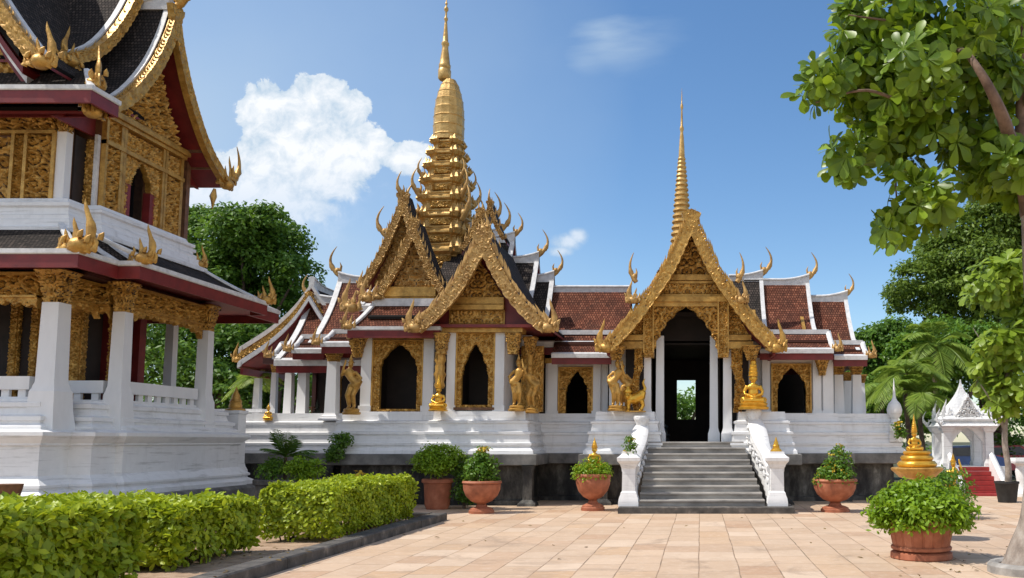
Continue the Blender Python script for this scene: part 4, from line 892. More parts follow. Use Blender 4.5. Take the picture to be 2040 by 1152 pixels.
# link wall C and right wing wall E
for (ua, ub, Y, wu, wv, ov, sd_, vt) in ((1085, 1210, 24.6, (1114, 1178), (838, 735), (1127, 1170, 834, 742), 13, 715), (1518, 1662, 24.35, (1540, 1614), (828, 728), (1550, 1606, 824, 735), 14, 705)):
    fr = Fr((0, Y, 0)); xa, xb = X_(ua, Y), X_(ub, Y); zt = ZV(vt, Y); wa, wb = X_(wu[0], Y), X_(wu[1], Y); zs = ZV(wv[0], Y)
    mb = MB(); hole_wall(mb, fr, xa, xb, ZS - .12, zt, [(wa + .03, wb - .03, zs + .05, ZV(wv[1] + 2, Y))], -.22, 0); mb.build('wing_wall', 'column', hall, 20)
    gold_window(hall, fr, wa, wb, zs, ZV(wv[1], Y), X_(ov[0], Y), X_(ov[1], Y), ZV(ov[2], Y), ZV(ov[3], Y), sd_, .62, .025)
    for (p, q) in (((1090, 1110), (1181, 1196)) if ua == 1085 else ((1519, 1534), (1620, 1636), (1640, 1658))):
        mb = MB(); fbox(mb, fr, X_(p, Y), X_(q, Y), ZS - .1, zt, .002, .1); fbox(mb, fr, X_(p, Y) - .03, X_(q, Y) + .03, ZS - .1, ZS + .08, .002, .14); mb.build('pilaster', 'column', hall, 20)
    mb = MB(); fbox(mb, fr, xa, xb, zt - .14, zt, .002, .16); mb.build('lintel', 'gold', hall, 20)
mb = MB(); mb.box(xE1 - .25, xE1 - .02, 24.6, 29, ZS, 4.2); mb.build('side_wall', 'column', hall, 20)
capital(hall, X_(1640, 24.1), 24.15, ZV(748, 24.1), ZV(716, 24.1), .09, .2, seed=15)
# veranda at the right end
zf = ZV(838, 25); 
for (u, y) in ((1672, 25.1), (1708, 25.1), (1690, 27.6), (1716, 28.6)):
    column(hall, XU(u, y), y, zf, ZV(728, 25), .15, .12, .16, .28, seed=int(u))
mb = MB(); mb.box(xE1 - .02, XU(1722, 25) + .1, 24.7, 29.5, 4.0, 4.12); mb.build('veranda_beam', 'red_dark', hall, 0)
mb = MB(); fR = Fr((0, 24.75, 0)); hole_wall(mb, fR, xE1, xF1 + .12, ZS - .12, ZV(838, 24.75), [(X_(1688, 24.75), X_(1708, 24.75), ZS - .02, ZV(846, 24.75)), (X_(1747, 24.75), X_(1765, 24.75), ZS - .02, ZV(846, 24.75))], -.14, 0); fbox(mb, fR, xE1, xF1 + .16, ZV(838, 24.75), ZV(838, 24.75) + .05, -.2, .05); mb.build('veranda_rail', 'column', hall, 20)
mb = MB(); mb.lathe([(.16, 0), (.16, .06), (.11, .12), (.11, .2), (.2, .32), (.22, .45), (.17, .62), (.08, .72), (.045, .82), (.03, 1.05), (.006, 1.35)], (XU(1783, 24.4), 24.4, ZV(848, 24.4)), 16); mb.frus(XU(1783, 24.4), 24.4, [(.2, ZV(880, 24.4)), (.17, ZV(848, 24.4))]); mb.build('bulb_finial', 'white', hall, 50)
# --- left wing veranda
for (u, y, w, zt) in ((659, 24.1, .155, 700), (600, 25.0, .135, 708), (572, 25.7, .115, 712), (542, 26.8, .09, 724), (509, 27.2, .105, 735)):
    column(hall, XU(u, y), y, ZV(838, 24.1) if u > 610 else ZV(836, y), ZV(zt, y), w, w * .82, .16, .3, seed=int(u))
fr = Fr((0, 24.7, 0)); fn = arch_fn(X_(698, 24.7), .36, ZS, 3.55, ZV(728, 24.7), .03)
mb = MB(); relief(mb, fr, X_(668, 24.7), X_(728, 24.7), ZS, ZV(706, 24.7), .05, .024, .17, 16, lambda a, b: ~fn(a, b), 0, .12); mb.build('carved_arch', 'gold', hall, 50)
mb = MB(); relief(mb, Fr((0, 25.3, 0)), X_(610, 25.3), X_(672, 25.3), ZV(728, 25.3), ZV(712, 25.3), .05, .024, .2, 17, None, 0, .1); mb.build('frieze_panel', 'gold', hall, 50)
mb = MB(); mb.box(X_(628, 26.2), xB0 + .6, 26.2, 26.35, ZS - .1, 4.4); mb.build('inner_wall', 'inside', hall, 0)
mb = MB(); mb.box(X_(628, 26.2) - .12, X_(628, 26.2), 26.1, 26.3, ZS - .1, 4.3); mb.box(X_(530, 25.6), xB0 + .4, 25.2, 25.4, 3.95, 4.12); mb.build('red_post', 'red_dark', hall, 0)
# western gable, seen along its left rake
zg = ZV(575, 26.6); cg = XU(628, 26.6, 6); pg = [(0, zg), (.5, zg - .72), (1.2, zg - 1.38), (2.15, ZV(705, 26.6) + .05)]
gable_roof(hall, 'y', cg, pg, 26.3, 30, 'tile_dark', edges=(True, False)); gable_front(hall, cg, [(o, z - .22) for o, z in pg], 26.25, .16, 12, .08, 61, 'gold', tiph=.6)
gable_roof(hall, 'y', cg + .12, [(o * .96, z - .48) for o, z in pg], 25.9, 29, 'tile_dark', edges=(True, False), ridge=False)

# --- main spire on a redented square plan
YS = 26.4; xs = XU(890, YS, 9)
def redent(h, cx, cy, z, rot=0):
    q = [(1, .52), (.88, .52), (.88, .70), (.72, .70), (.72, .86), (.54, .86), (.54, .97)]
    q = [(1, .50), (.86, .50), (.86, .68), (.68, .68), (.68, .86), (.50, .86), (.50, 1.0)]
    pts = []
    for k in range(4):
        a = k * math.pi / 2; ca, sa = round(math.cos(a)), round(math.sin(a)); pts += [(cx + h * (x * ca - y * sa), cy + h * (x * sa + y * ca), z) for x, y in q[:-1]]
    return pts
def sp(hw, v): z = ZV(v, YS); return (hw * (YS * math.cos(PITCH) + (z - EYE) * math.sin(PITCH)) / F, z)
def tier_prof(v0, v1, h0, h1):              # base moulding, neck, stepped cornice between two heights
    d = v1 - v0; L_ = lambda f: v0 + d * f; H_ = lambda f: h0 + (h1 - h0) * f
    return [(H_(0) * .93, L_(0)), (H_(0) * .93, L_(.06)), (H_(0) * .97, L_(.09)), (H_(0) * .97, L_(.15)), (H_(0) * .90, L_(.18)), (H_(.2) * .88, L_(.24)), (H_(.3) * .88, L_(.56)), (H_(.3) * .92, L_(.59)), (H_(.3) * .92, L_(.64)), (H_(.3) * 1.0, L_(.70)), (H_(.3) * 1.06, L_(.75)), (H_(.3) * 1.06, L_(.84)), (H_(.3) * 1.0, L_(.87)), (H_(1) * .96, L_(.97)), (H_(1) * .90, L_(1))]
lv = [(548, 56), (500, 52), (466, 50), (433, 48.5), (398, 45), (363, 40), (334, 35.5), (308, 30), (284, 23.5)]
tiers = [tier_prof(a[0], b[0], a[1], b[1]) for a, b in zip(lv[:-1], lv[1:])]
for i, tr in enumerate(tiers):
    mb = MB(); mb.loft([redent(*[sp(w, v)[0], xs, YS, sp(w, v)[1]]) for w, v in tr])
    wmax = max(w for w, v in tr); vm = [v for w, v in tr if w == wmax][0]; h, z = sp(wmax, vm); hh = .27 - .018 * i
    for k in range(4):
        a = k * math.pi / 2
        for (x, y, s) in ((1, .48, 1.0), (.86, .66, 1.5), (.67, .84, 1.2), (1, -.48, 1.0)):
            X, Y_ = xs + h * (x * math.cos(a) - y * math.sin(a)), YS + h * (x * math.sin(a) + y * math.cos(a)); o = Vector((X - xs, Y_ - YS, 0)).normalized() * .05
            b = Vector((X, Y_, z)) - o; mb.tube([b, b + o * 1.3 + Vector((0, 0, hh * .4 * s)), b + o * .7 + Vector((0, 0, hh * .8 * s)), b + o * 1.1 + Vector((0, 0, hh * 1.15 * s))], [.06 * s, .065 * s, .035 * s, .003], 5)
    t_ = mb.build('spire_tier', 'gold_spire', hall, 30)
    h, z = sp(tr[6][0], tr[6][1])
    for (o, u, n) in (((xs, YS - h, 0), (1, 0, 0), (0, -1, 0)), ((xs + h, YS, 0), (0, 1, 0), (1, 0, 0))):
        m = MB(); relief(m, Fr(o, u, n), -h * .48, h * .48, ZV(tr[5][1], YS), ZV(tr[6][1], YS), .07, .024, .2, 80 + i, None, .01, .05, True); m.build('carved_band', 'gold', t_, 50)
for w_, v_, h_ in ((47, 446, 1.15), (43, 400, .9), (38, 364, .65)):
    h, z = sp(w_, v_)
    for a in (1, -1):
        for b in (1, -1): chofa(hall, (xs + a * h * .92, YS + b * h * .92, z), (a * .7, b * .5, 0), h_)
bell = [(31, 284), (30.5, 275), (31.5, 273), (30.5, 271), (31, 256), (32, 254), (30.5, 252), (30.5, 238), (31.5, 236), (30, 234), (29.5, 221), (30, 219), (28.5, 217), (27.5, 204), (28, 202), (26, 200), (23.5, 188), (24, 186.5), (22.5, 185), (18.5, 173), (19, 172), (17, 170), (12, 161), (9, 160)]
def ngon(h, n, cx, cy, z): return [(cx + h * math.cos(2 * math.pi * (j + .5) / n), cy + h * math.sin(2 * math.pi * (j + .5) / n), z) for j in range(n)]
mb = MB(); mb.loft([ngon(sp(w * .97, v)[0], 12, xs, YS, sp(w, v)[1]) for w, v in bell]); mb.build('spire_bell', 'gold_spire', hall, 20)
needle = [(10, 160), (12.5, 157), (12.5, 141), (10.5, 138), (11.5, 136), (11.5, 130), (10, 128), (9, 118), (6.2, 98), (6.0, 92), (7.5, 90), (7.5, 86), (5.6, 84), (4.6, 70), (2.6, 46), (2.2, 43), (3.8, 40), (3.8, 37), (2, 34), (1.9, 24), (4.2, 21), (4.2, 17), (1.7, 13), (1.6, 10), (2.8, 8), (1.2, 4), (.8, -6), (.2, -16)]
mb = MB(); mb.lathe([sp(w, v) for w, v in needle], (XU(885, YS, 13), YS, 0), 16); mb.build('spire_needle', 'gold_spire', hall, 40)

# --- entrance porch
YP = 22.5; cP = (XU(1204, YP, 4.2) + XU(1550, YP, 4.2)) / 2; hP = (XU(1550, YP, 4.2) - XU(1204, YP, 4.2)) / 2
zP = ZV(424, YP); zPl = ZV(692, YP)
pP = [(0, zP), (.12 * hP, zP - .17 * (zP - zPl)), (.30 * hP, zP - .42 * (zP - zPl)), (.52 * hP, zP - .635 * (zP - zPl)), (.76 * hP, zP - .84 * (zP - zPl)), (hP, zPl)]
gable_roof(hall, 'y', cP, pP, YP + .1, 26.4, 'tile', edges=(False, False), eave=True, fascia=.12, ridge=False)
gable_front(hall, cP, pP, YP, .29, 46, .19, 51, 'gold', tiph=.85, thick=.14)
for s, u in ((-1, 1262), (1, 1476)):              # shoulder finials half-way down the rakes
    flames(hall, (XU(u, YP - .1, 5.5), YP - .14, ZV(605, YP)), (s, 0, 0), .62)
    chofa(hall, (XU(u + (6 if s < 0 else -8), YP, 5.5), YP - .1, ZV(560, YP)), (s * .6, 0, 0), .8)
Y = 23.0; fp = Fr((0, Y, 0)); cx = XU(1368, Y, 5)
G = lambda u: XU(u, Y, 5)
m = MB(); m.add([fp.pt(cP - hP * .93, zPl + .08, -.12), fp.pt(cP + hP * .93, zPl + .08, -.12), fp.pt(cP + hP * .5, zPl + 1.2, -.12), fp.pt(cP, zP - .25, -.12), fp.pt(cP - hP * .5, zPl + 1.2, -.12)], [(0, 1, 2, 3, 4)]); m.add([fp.pt(cP - hP * .93, zPl + .08, -.2), fp.pt(cP + hP * .93, zPl + .08, -.2), fp.pt(cP + hP * .5, zPl + 1.2, -.2), fp.pt(cP, zP - .25, -.2), fp.pt(cP - hP * .5, zPl + 1.2, -.2)], [(4, 3, 2, 1, 0)])
m.f = []; m.uv = []
def gable_plate(name, mat, zlo, n1, n0, hole=None):
    q = resample([(o, z) for o, z in pP], 12); m = MB(); L = [(cP - o, z - .16) for o, z in q[::-1]] + [(cP + o, z - .16) for o, z in q[1:]]
    L = [(x, z) for x, z in L if z > zlo]; xs_ = [x for x, z in L]; L = [(min(xs_), zlo)] + L + [(max(xs_), zlo)]
    m.loft([[fp.pt(x, z, n) for x, z in L] for n in (n0, n1)]); return m.build(name, mat, hall, 0)
gable_plate('gable_back', 'red', ZV(606, Y), -.1, -.2)
for s in (-1, 1):                                 # red soffit shoulders beside the carved panels
    q = resample([(o, z) for o, z in pP], 20); L = [(cP + s * o, z - .16) for o, z in q if z < ZV(596, Y)]; L += [(G(1490 if s > 0 else 1242), ZV(668, Y)), (G(1450 if s > 0 else 1285), ZV(668, Y)), (G(1450 if s > 0 else 1285), ZV(600, Y))]
    m = MB(); m.loft([[fp.pt(x, z, n) for x, z in L] for n in (-.2, -.1)]); m.build('soffit_board', 'red', hall, 0)
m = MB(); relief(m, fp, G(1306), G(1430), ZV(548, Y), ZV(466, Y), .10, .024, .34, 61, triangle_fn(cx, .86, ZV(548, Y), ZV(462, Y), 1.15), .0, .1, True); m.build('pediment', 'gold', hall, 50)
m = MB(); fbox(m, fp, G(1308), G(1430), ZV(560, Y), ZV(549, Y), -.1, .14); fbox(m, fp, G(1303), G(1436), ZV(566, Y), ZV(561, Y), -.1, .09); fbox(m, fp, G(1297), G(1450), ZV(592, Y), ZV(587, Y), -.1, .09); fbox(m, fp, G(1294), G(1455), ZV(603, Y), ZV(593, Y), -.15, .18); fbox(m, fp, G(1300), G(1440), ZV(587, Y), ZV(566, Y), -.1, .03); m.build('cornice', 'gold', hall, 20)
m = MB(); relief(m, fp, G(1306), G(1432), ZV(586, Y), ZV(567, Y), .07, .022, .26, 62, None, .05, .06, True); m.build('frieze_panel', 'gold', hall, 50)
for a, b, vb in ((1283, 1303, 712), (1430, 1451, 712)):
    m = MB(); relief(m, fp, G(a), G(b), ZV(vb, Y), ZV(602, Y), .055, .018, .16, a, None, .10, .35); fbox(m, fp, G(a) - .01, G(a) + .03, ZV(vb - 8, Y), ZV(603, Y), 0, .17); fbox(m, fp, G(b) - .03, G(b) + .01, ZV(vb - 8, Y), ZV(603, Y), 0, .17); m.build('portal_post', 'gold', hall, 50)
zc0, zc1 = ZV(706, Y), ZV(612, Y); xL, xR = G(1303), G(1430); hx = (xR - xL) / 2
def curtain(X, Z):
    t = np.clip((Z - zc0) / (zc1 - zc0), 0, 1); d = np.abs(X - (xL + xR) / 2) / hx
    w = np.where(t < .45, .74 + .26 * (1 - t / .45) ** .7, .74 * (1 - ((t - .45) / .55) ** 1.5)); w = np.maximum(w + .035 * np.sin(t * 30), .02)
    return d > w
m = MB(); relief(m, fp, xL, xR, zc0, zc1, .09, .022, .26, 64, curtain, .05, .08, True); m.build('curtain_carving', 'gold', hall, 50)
m = MB(); fbox(m, fp, xL, xR, ZV(612, Y), ZV(603, Y), 0, .12); m.build('lintel', 'gold', hall, 20)
for a, b, sx in ((1243, 1282, -1), (1452, 1492, 1)):
    x0, x1 = G(a), G(b); za, zb = ZV(666, Y), ZV(606, Y)
    def tri(X, Z, x0=x0, x1=x1, sx=sx): t = (Z - za) / (zb - za); f = (X - x0) / (x1 - x0); f = f if sx < 0 else 1 - f; return f > t ** 1.1 * .9
    m = MB(); relief(m, fp, x0, x1, za, zb, .07, .022, .22, a, tri, -.04, .08); m.build('carved_panel', 'gold', hall, 50)
    m = MB(); fbox(m, fp, G(a - 4), G(b + 4), ZV(679, Y), ZV(668, Y), -.15, .10); fbox(m, fp, G(a - 8), G(b + 8), ZV(695, Y), ZV(681, Y), -.15, .06); m.build('cornice', 'gold', hall, 20)
# posts, side piers and dark inner walls of the porch
zt = ZV(690, Y)
for (u, y, w, vb) in ((1315, 23.6, .115, 874), (1422, 23.6, .115, 874), (1290, 23.25, .10, 835), (1449, 23.25, .12, 874)):
    m = MB(); x = XU(u, y, 3); m.frus(x, y, [(w * 1.4, ZV(vb, y) - .1), (w * 1.4, ZV(vb - 10, y)), (w * 1.15, ZV(vb - 16, y)), (w, ZV(vb - 22, y)), (w * .9, ZV(670, y))]); m.build('column', 'column', hall, 20)
for a, b, sd_ in ((1262, 1283, 66), (1454, 1481, 67)):
    x0, x1 = G(a), G(b); c0 = (x0 + x1) / 2; h0 = (x1 - x0) / 2
    fn = lambda X, Z, c0=c0, h0=h0, sx=(1 if a > 1400 else -1): np.abs(X - c0 - sx * .10 * np.sin((Z - 2.4) * 2.6) * (Z < 3.7)) < h0 * (.62 + .3 * np.abs(np.sin((Z - 2.4) * 3.2)))
    m = MB(); relief(m, fp, x0 - .1, x1 + .1, ZS - .02, ZV(695, Y), .11, .022, .2, sd_, fn, .02, .12); m.build('carved_bracket', 'gold', hall, 50)
for (u, y) in ((1228, 22.75), (1497, 22.75)):
    capital(hall, XU(u, y, 4), y, ZV(718, y), ZV(690, y), .12, .26, seed=u)
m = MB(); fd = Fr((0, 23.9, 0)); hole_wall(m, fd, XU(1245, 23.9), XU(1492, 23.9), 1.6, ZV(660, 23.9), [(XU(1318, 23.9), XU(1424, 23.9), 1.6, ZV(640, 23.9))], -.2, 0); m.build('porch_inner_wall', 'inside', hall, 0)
for a, b, yy in ((XU(1205, 23) - .02, XU(1300, 23), 24.15), (XU(1480, 23), XU(1530, 23), 24.45)): m = MB(); m.box(a, b, yy, yy + .15, ZS, 4.3); m.build('side_wall', 'column', hall, 0)
m = MB(); m.box(XU(1300, 23.2) - .1, XU(1478, 23.2) + .1, 22.95, 25, 1.50, 1.645); m.build('porch_floor', 'step', hall, 0)
m = MB(); m.box(XU(1300, 24), XU(1440, 24), 24.5, 24.6, 4.55, 6.2); m.build('inner_lintel', 'inside', hall, 0)
m = MB()
for u in (1304, 1438): m.box(XU(u, 24.2) - .05, XU(u, 24.2) + .05, 23.9, YB, 1.6, 5.2)
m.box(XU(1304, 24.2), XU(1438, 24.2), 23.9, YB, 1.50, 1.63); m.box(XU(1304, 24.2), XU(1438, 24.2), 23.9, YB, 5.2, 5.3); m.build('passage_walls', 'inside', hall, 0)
# porch spire
YQ = 24.4; SPq = lambda w, v: (w * YQ / F, ZV(v, YQ))
pr = [(27, 545), (27, 530)]
v = 528; w = 26.5
while v > 318: dv = 5 + w * .34; pr += [(w * .82, v - dv * .15), (w, v - dv * .45), (w * .97, v - dv * .75), (w * .78, v - dv * .98)]; v -= dv; w = 7.4 + 19.2 * max(0, (v - 314) / 214) ** .95
pr += [(6.5, 312), (5.6, 296), (4.0, 272), (3.0, 266), (3.0, 262), (4.4, 258), (3.8, 254), (2.4, 251), (2.0, 232), (1.5, 219), (3.0, 215), (2.6, 210), (1.3, 206), (.9, 192), (.15, 176)]
m = MB(); m.lathe([SPq(w, v) for w, v in pr], (XU(1358, YQ, 9), YQ, 0), 18); m.build('porch_spire', 'gold_spire', hall, 40)

# ------------------------------------------------------------------ entrance stairs
stairs = thing('entrance_staircase', (-.05, 21.5, 0), 'wide worn grey staircase between white balustrades leading up to the tall doorway', 'staircase')
sx0, sx1 = XU(1274, 20.2), XU(1522, 20.2)
m = MB(); r = random.Random(5)
for i in range(10):
    y0 = 20.1 + .29 * i; z1 = .15 + .15 * (i + 1); xl = sx0 + .006 * i; xr = sx1 - .040 * i; d = r.uniform(-.006, .006)
    m.loft([[(x, y0 + d, z1 - .15), (x, y0 + d, z1 - .05), (x, y0 + d - .035, z1 - .05), (x, y0 + d - .04, z1 - .03), (x, y0 + d - .03, z1), (x, 23.1, z1), (x, 23.1, z1 - .15)] for x in np.linspace(xl, xr, 2)])
m.build('steps', 'step', stairs, 0)
m = MB(); x0, x1 = XU(1232, 19.8), XU(1582, 19.8); m.loft([[(x0, 19.8, -.02), (x1, 19.8, -.02), (x1, 20.9, -.02), (x0, 20.9, -.02)], [(x0, 19.8, .135), (x1, 19.8, .135), (x1, 20.9, .135), (x0, 20.9, .135)], [(x0 + .02, 19.82, .155), (x1 - .02, 19.82, .155), (x1, 20.9, .155), (x0, 20.9, .155)]]); m.build('base_slab', 'kerb', stairs, 0)
def balustrade(xb, xt, s, yt, zt, label=None):
    y0 = 20.25; b = MB()
    prof = []
    n = 16; loops = []
    for k in range(n + 1):
        t = k / n; y = y0 + .3 + (22.95 - y0 - .3) * t; x = xb + (xt - xb) * t
        zb = .15 + max(0, (y - 20.1) / .29 * .15); top = 1.12 + (zt - 1.12) * (t ** 1.25) + .05 * math.sin(t * 9)
        w = .13 + .03 * math.sin(t * 9 + 1)
        loops.append([(x - w, y, zb - .3), (x + w, y, zb - .3), (x + w, y, top - .22), (x + w + .05, y, top - .18), (x + w + .06, y, top - .07), (x + w, y, top - .02), (x, y, top + .03), (x - w, y, top - .02), (x - w - .06, y, top - .07), (x - w - .05, y, top - .18), (x - w, y, top - .22)])
    b.loft(loops); bal = b.build('balustrade', 'white', stairs, 40)
    p = MB(); p.frus(xb, y0, [(.235, .15), (.235, .24), (.22, .34), (.19, .42), (.185, .46), (.155, .50), (.15, 1.02), (.18, 1.06), (.20, 1.12), (.265, 1.20), (.27, 1.28), (.22, 1.31), (.17, 1.36), (.16, 1.42)]); p.build('post', 'white', bal, 20)
    q = MB(); q.lathe([(.2, 0), (.19, .06), (.14, .12), (.13, .22), (.16, .3), (.2, .38), (.22, .45), (.2, .5)], (xt, 22.75, zt - .35), 14); q.build('scroll_pedestal', 'white_carved', bal, 50)
    q = MB()
    for i in range(7):
        t = i / 6; y = y0 + .5 + 2.0 * t; x = xb + (xt - xb) * t - s * .17; z = .72 + (zt - 1.45) * t; q.ell((x, y, z), (.05, .17, .11), 8, 6)
        q.tube([(x, y - .15, z + .1), (x - s * .03, y, z + .16), (x, y + .12, z + .07)], [.03, .035, .02], 6)
    q.build('carved_scrolls', 'white_carved', bal, 50)
balustrade(XU(1254, 20.25), XU(1278, 22.75), -1, 22.75, 2.18); balustrade(XU(1547, 20.25), XU(1502, 22.75), 1, 22.75, 2.35)

# ------------------------------------------------------------------ the two-storey pavilion on the left
pav = thing('temple_pavilion', (-14, 19, 0), 'two-storey gilded pavilion with white columns and dark curved roofs at the left edge', 'pavilion')
body = [(-20.5, 16.15), (-12.45, 16.15), (-12.45, 16.9), (-12.0, 16.9), (-12.0, 17.6), (-11.85, 17.6), (-11.85, 21.6), (-12.0, 21.6), (-12.0, 22.3), (-12.45, 22.3), (-12.45, 23.0), (-20.5, 23.0)]
m = MB(); mould(m, body, [(.62, .0), (.60, .5), (.55, .56)]); m.build('plinth', 'slab', pav, 20)
m = MB(); mould(m, body, [(.30, .561), (.29, .66), (.17, .73), (.17, .77), (.21, .785), (.21, .83), (.08, .93), (.03, .97), (0, 1.0), (0, 1.56), (.05, 1.58), (.05, 1.62), (.14, 1.70), (.19, 1.76), (.19, 1.83), (.10, 1.86), (-.05, 1.885)]); m.build('base', 'white', pav, 20)
m = MB(); mould(m, body, [(-.02, 1.88), (-.02, 1.94), (-.12, 2.0), (-.12, 2.04), (-.08, 2.06), (-.08, 2.13), (-.2, 2.17), (-.24, 2.3), (-.2, 2.32), (-.2, 2.40), (-.28, 2.43), (-.3, 2.47)]); m.build('terrace_base', 'white', pav, 20)
cols = [(-12.66, 16.62, .172), (-12.16, 17.82, .132), (-12.16, 20.85, .13), (-12.95, 22.2, .12), (-16.2, 16.62, .20), (-19.4, 16.62, .20), (-15.2, 22.2, .18), (-17.8, 22.2, .18)]
for i, (x, y, w) in enumerate(cols):
    m = MB(); m.frus(x, y, [(w * 1.75, 1.80), (w * 1.75, 1.94), (w * 1.62, 2.10), (w * 1.5, 2.3), (w * 1.42, 2.62), (w * 1.25, 2.68), (w * 1.2, 2.74), (w * 1.08, 2.80), (w * .96, 4.36)]); c = m.build('column', 'column', pav, 20)
    capital(c, x, y, 4.36, 5.0, w * 1.0, w * 1.75, seed=i, mat='gold')
def rail(fr, x0, x1, z):
    m = MB(); fbox(m, fr, x0, x1, z + .20, z + .46, -.09, .06); fbox(m, fr, x0, x1, z + .0, z + .06, -.07, .04); n = max(2, int((x1 - x0) / .30))
    for k in range(n): a = x0 + (x1 - x0) * (k + .5) / n; fbox(m, fr, a - .075, a + .075, z + .06, z + .20, -.05, .02)
    m.build('railing', 'column', pav, 20)
rail(Fr((-12.2, 0, 0), (0, 1, 0), (1, 0, 0)), 18.1, 20.6, 2.46); rail(Fr((0, 16.62, 0)), -16.0, -13.05, 2.46); rail(Fr((0, 17.82, 0)), -13.2, -12.45, 2.46); rail(Fr((0, 16.62, 0)), -19.2, -16.4, 2.46)
# gilded lintels with scalloped lower edges
def lintel(fr, x0, x1, zlo, zmid, zhi, seed, n0=.05):
    sc = lambda X, Z: Z > zlo + (zmid - zlo) * np.minimum(1, 1.25 * np.sin(np.clip((X - x0) / (x1 - x0), 0, 1) * math.pi) ** .5) + .035 * np.sin((X - x0) * 26) - .02
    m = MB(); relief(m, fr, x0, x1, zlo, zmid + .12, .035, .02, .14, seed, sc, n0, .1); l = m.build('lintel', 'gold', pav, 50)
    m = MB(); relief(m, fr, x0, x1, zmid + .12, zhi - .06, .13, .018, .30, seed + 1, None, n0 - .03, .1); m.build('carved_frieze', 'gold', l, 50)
    m = MB(); fbox(m, fr, x0, x1, zhi - .06, zhi, -.1, n0 + .08); fbox(m, fr, x0, x1, zmid + .095, zmid + .14, -.08, n0 + .06); m.build('moulding', 'gold', l, 20)
fE = Fr((-12.2, 0, 0), (0, 1, 0), (1, 0, 0))
lintel(fE, 18.02, 20.66, 4.12, 4.38, 4.95, 101); lintel(Fr((0, 17.82, 0)), -13.3, -12.4, 4.2, 4.38, 4.95, 103); lintel(Fr((0, 16.55, 0)), -16.0, -12.95, 4.25, 4.36, 4.95, 105); lintel(Fr((0, 16.55, 0)), -19.2, -16.4, 4.25, 4.36, 4.95, 107)
lintel(Fr((-12.7, 0, 0), (0, 1, 0), (1, 0, 0)), 16.86, 17.8, 4.2, 4.38, 4.95, 109)
# cella behind the colonnade
m = MB(); m.box(-19.5, -13.55, 18.3, 20.4, 2.4, 5.2); m.build('cella_wall', 'inside', pav, 0)
for (x, y, w, kind) in ((-13.45, 18.22, .13, 'gold'), (-13.5, 19.3, .10, 'red'), (-13.5, 20.35, .12, 'red'), (-14.3, 18.2, .07, 'gold'), (-14.75, 18.2, .07, 'gold'), (-15.9, 18.2, .08, 'gold')):
    if kind == 'gold':
        m = MB(); relief(m, Fr((0, y, 0)), x - w, x + w, 2.45, 4.7, .06, .02, .16, int(abs(x) * 10), None, 0, .12); relief(m, Fr((x + w, y + .06, 0), (0, 1, 0), (1, 0, 0)), -.05, .12, 2.45, 4.7, .05, .02, .14, int(abs(x) * 9), None, 0, .1); m.build('carved_pillar', 'gold', pav, 50)
    else:
        m = MB(); m.frus(x, y, [(w, 2.4), (w, 5.0)]); m.build('door_jamb', 'red', pav, 0)
x = XU(222, 18.2); m = MB(); relief(m, Fr((0, 18.2, 0)), x - .17, x + .15, 2.45, 4.35, .10, .02, .2, 121, None, 0, .14); m.build('carved_pillar', 'gold', pav, 50)
m = MB(); m.frus(XU(331, 21.9), 21.9, [(.11, 2.4), (.10, 4.9)]); m.build('column', 'column', pav, 0)
m = MB(); m.box(-20, -12.3, 16.9, 21.7, 4.98, 5.05); m.build('ceiling', 'red_dark', pav, 0)
# lower roof, redented, with white hips and flame finials
ev = [(-20.5, 15.72), (-11.64, 15.72), (-11.64, 16.82), (-11.20, 16.82), (-11.20, 21.8), (-11.64, 21.8), (-11.64, 23.3), (-20.5, 23.3)]
tp = [(-20.5, 16.95), (-12.92, 16.95), (-12.92, 17.50), (-12.58, 17.50), (-12.58, 20.9), (-12.92, 20.9), (-12.92, 21.5), (-20.5, 21.5)]
skirt_roof(pav, ev, tp, 5.16, 5.98, 'tile_dark', trims=(1, 3, 4, 6), fasc=.27, sag=.10)
m = MB(); a = Vector((-11.64, 16.82, 5.2)); d = Vector((-12.92, 17.5, 5.98)); m.tube([a, (a + d) / 2 - Vector((0, 0, .06)), d], .06, 6); m.build('valley', 'trim', pav, 60)
m = MB(); m.tube([(-11.62, 15.75, 5.28), (-12.0, 16.62, 5.72), (-11.13, 16.86, 5.30)], .05, 6); m.build('hip_ridge', 'trim', pav, 60)
for (p, l, h) in (((-11.66, 15.76, 5.20), (1, 0, 0), 1.0), ((-11.16, 16.86, 5.22), (1, 0, 0), .78), ((-11.2, 21.78, 5.2), (.8, .6, 0), .7), ((-12.5, 21.0, 6.0), (.7, .7, 0), .55)):
    flames(pav, p, l, h, 'gold', 4)
# white parapet under the upper storey
SHIFT[0] = -.30
pp = [(-20.5, 17.2), (-12.72, 17.2), (-12.72, 17.72), (-12.42, 17.72), (-12.42, 20.75), (-12.72, 20.75), (-12.72, 21.3), (-20.5, 21.3)]
m = MB(); mould(m, pp, [(.36, 5.86), (.36, 5.96), (.26, 6.0), (.24, 6.14), (.18, 6.17), (.18, 6.25), (.12, 6.28), (.10, 6.42), (.15, 6.45), (.15, 6.52), (.04, 6.56), (.0, 6.64)]); m.build('parapet', 'white', pav, 20)
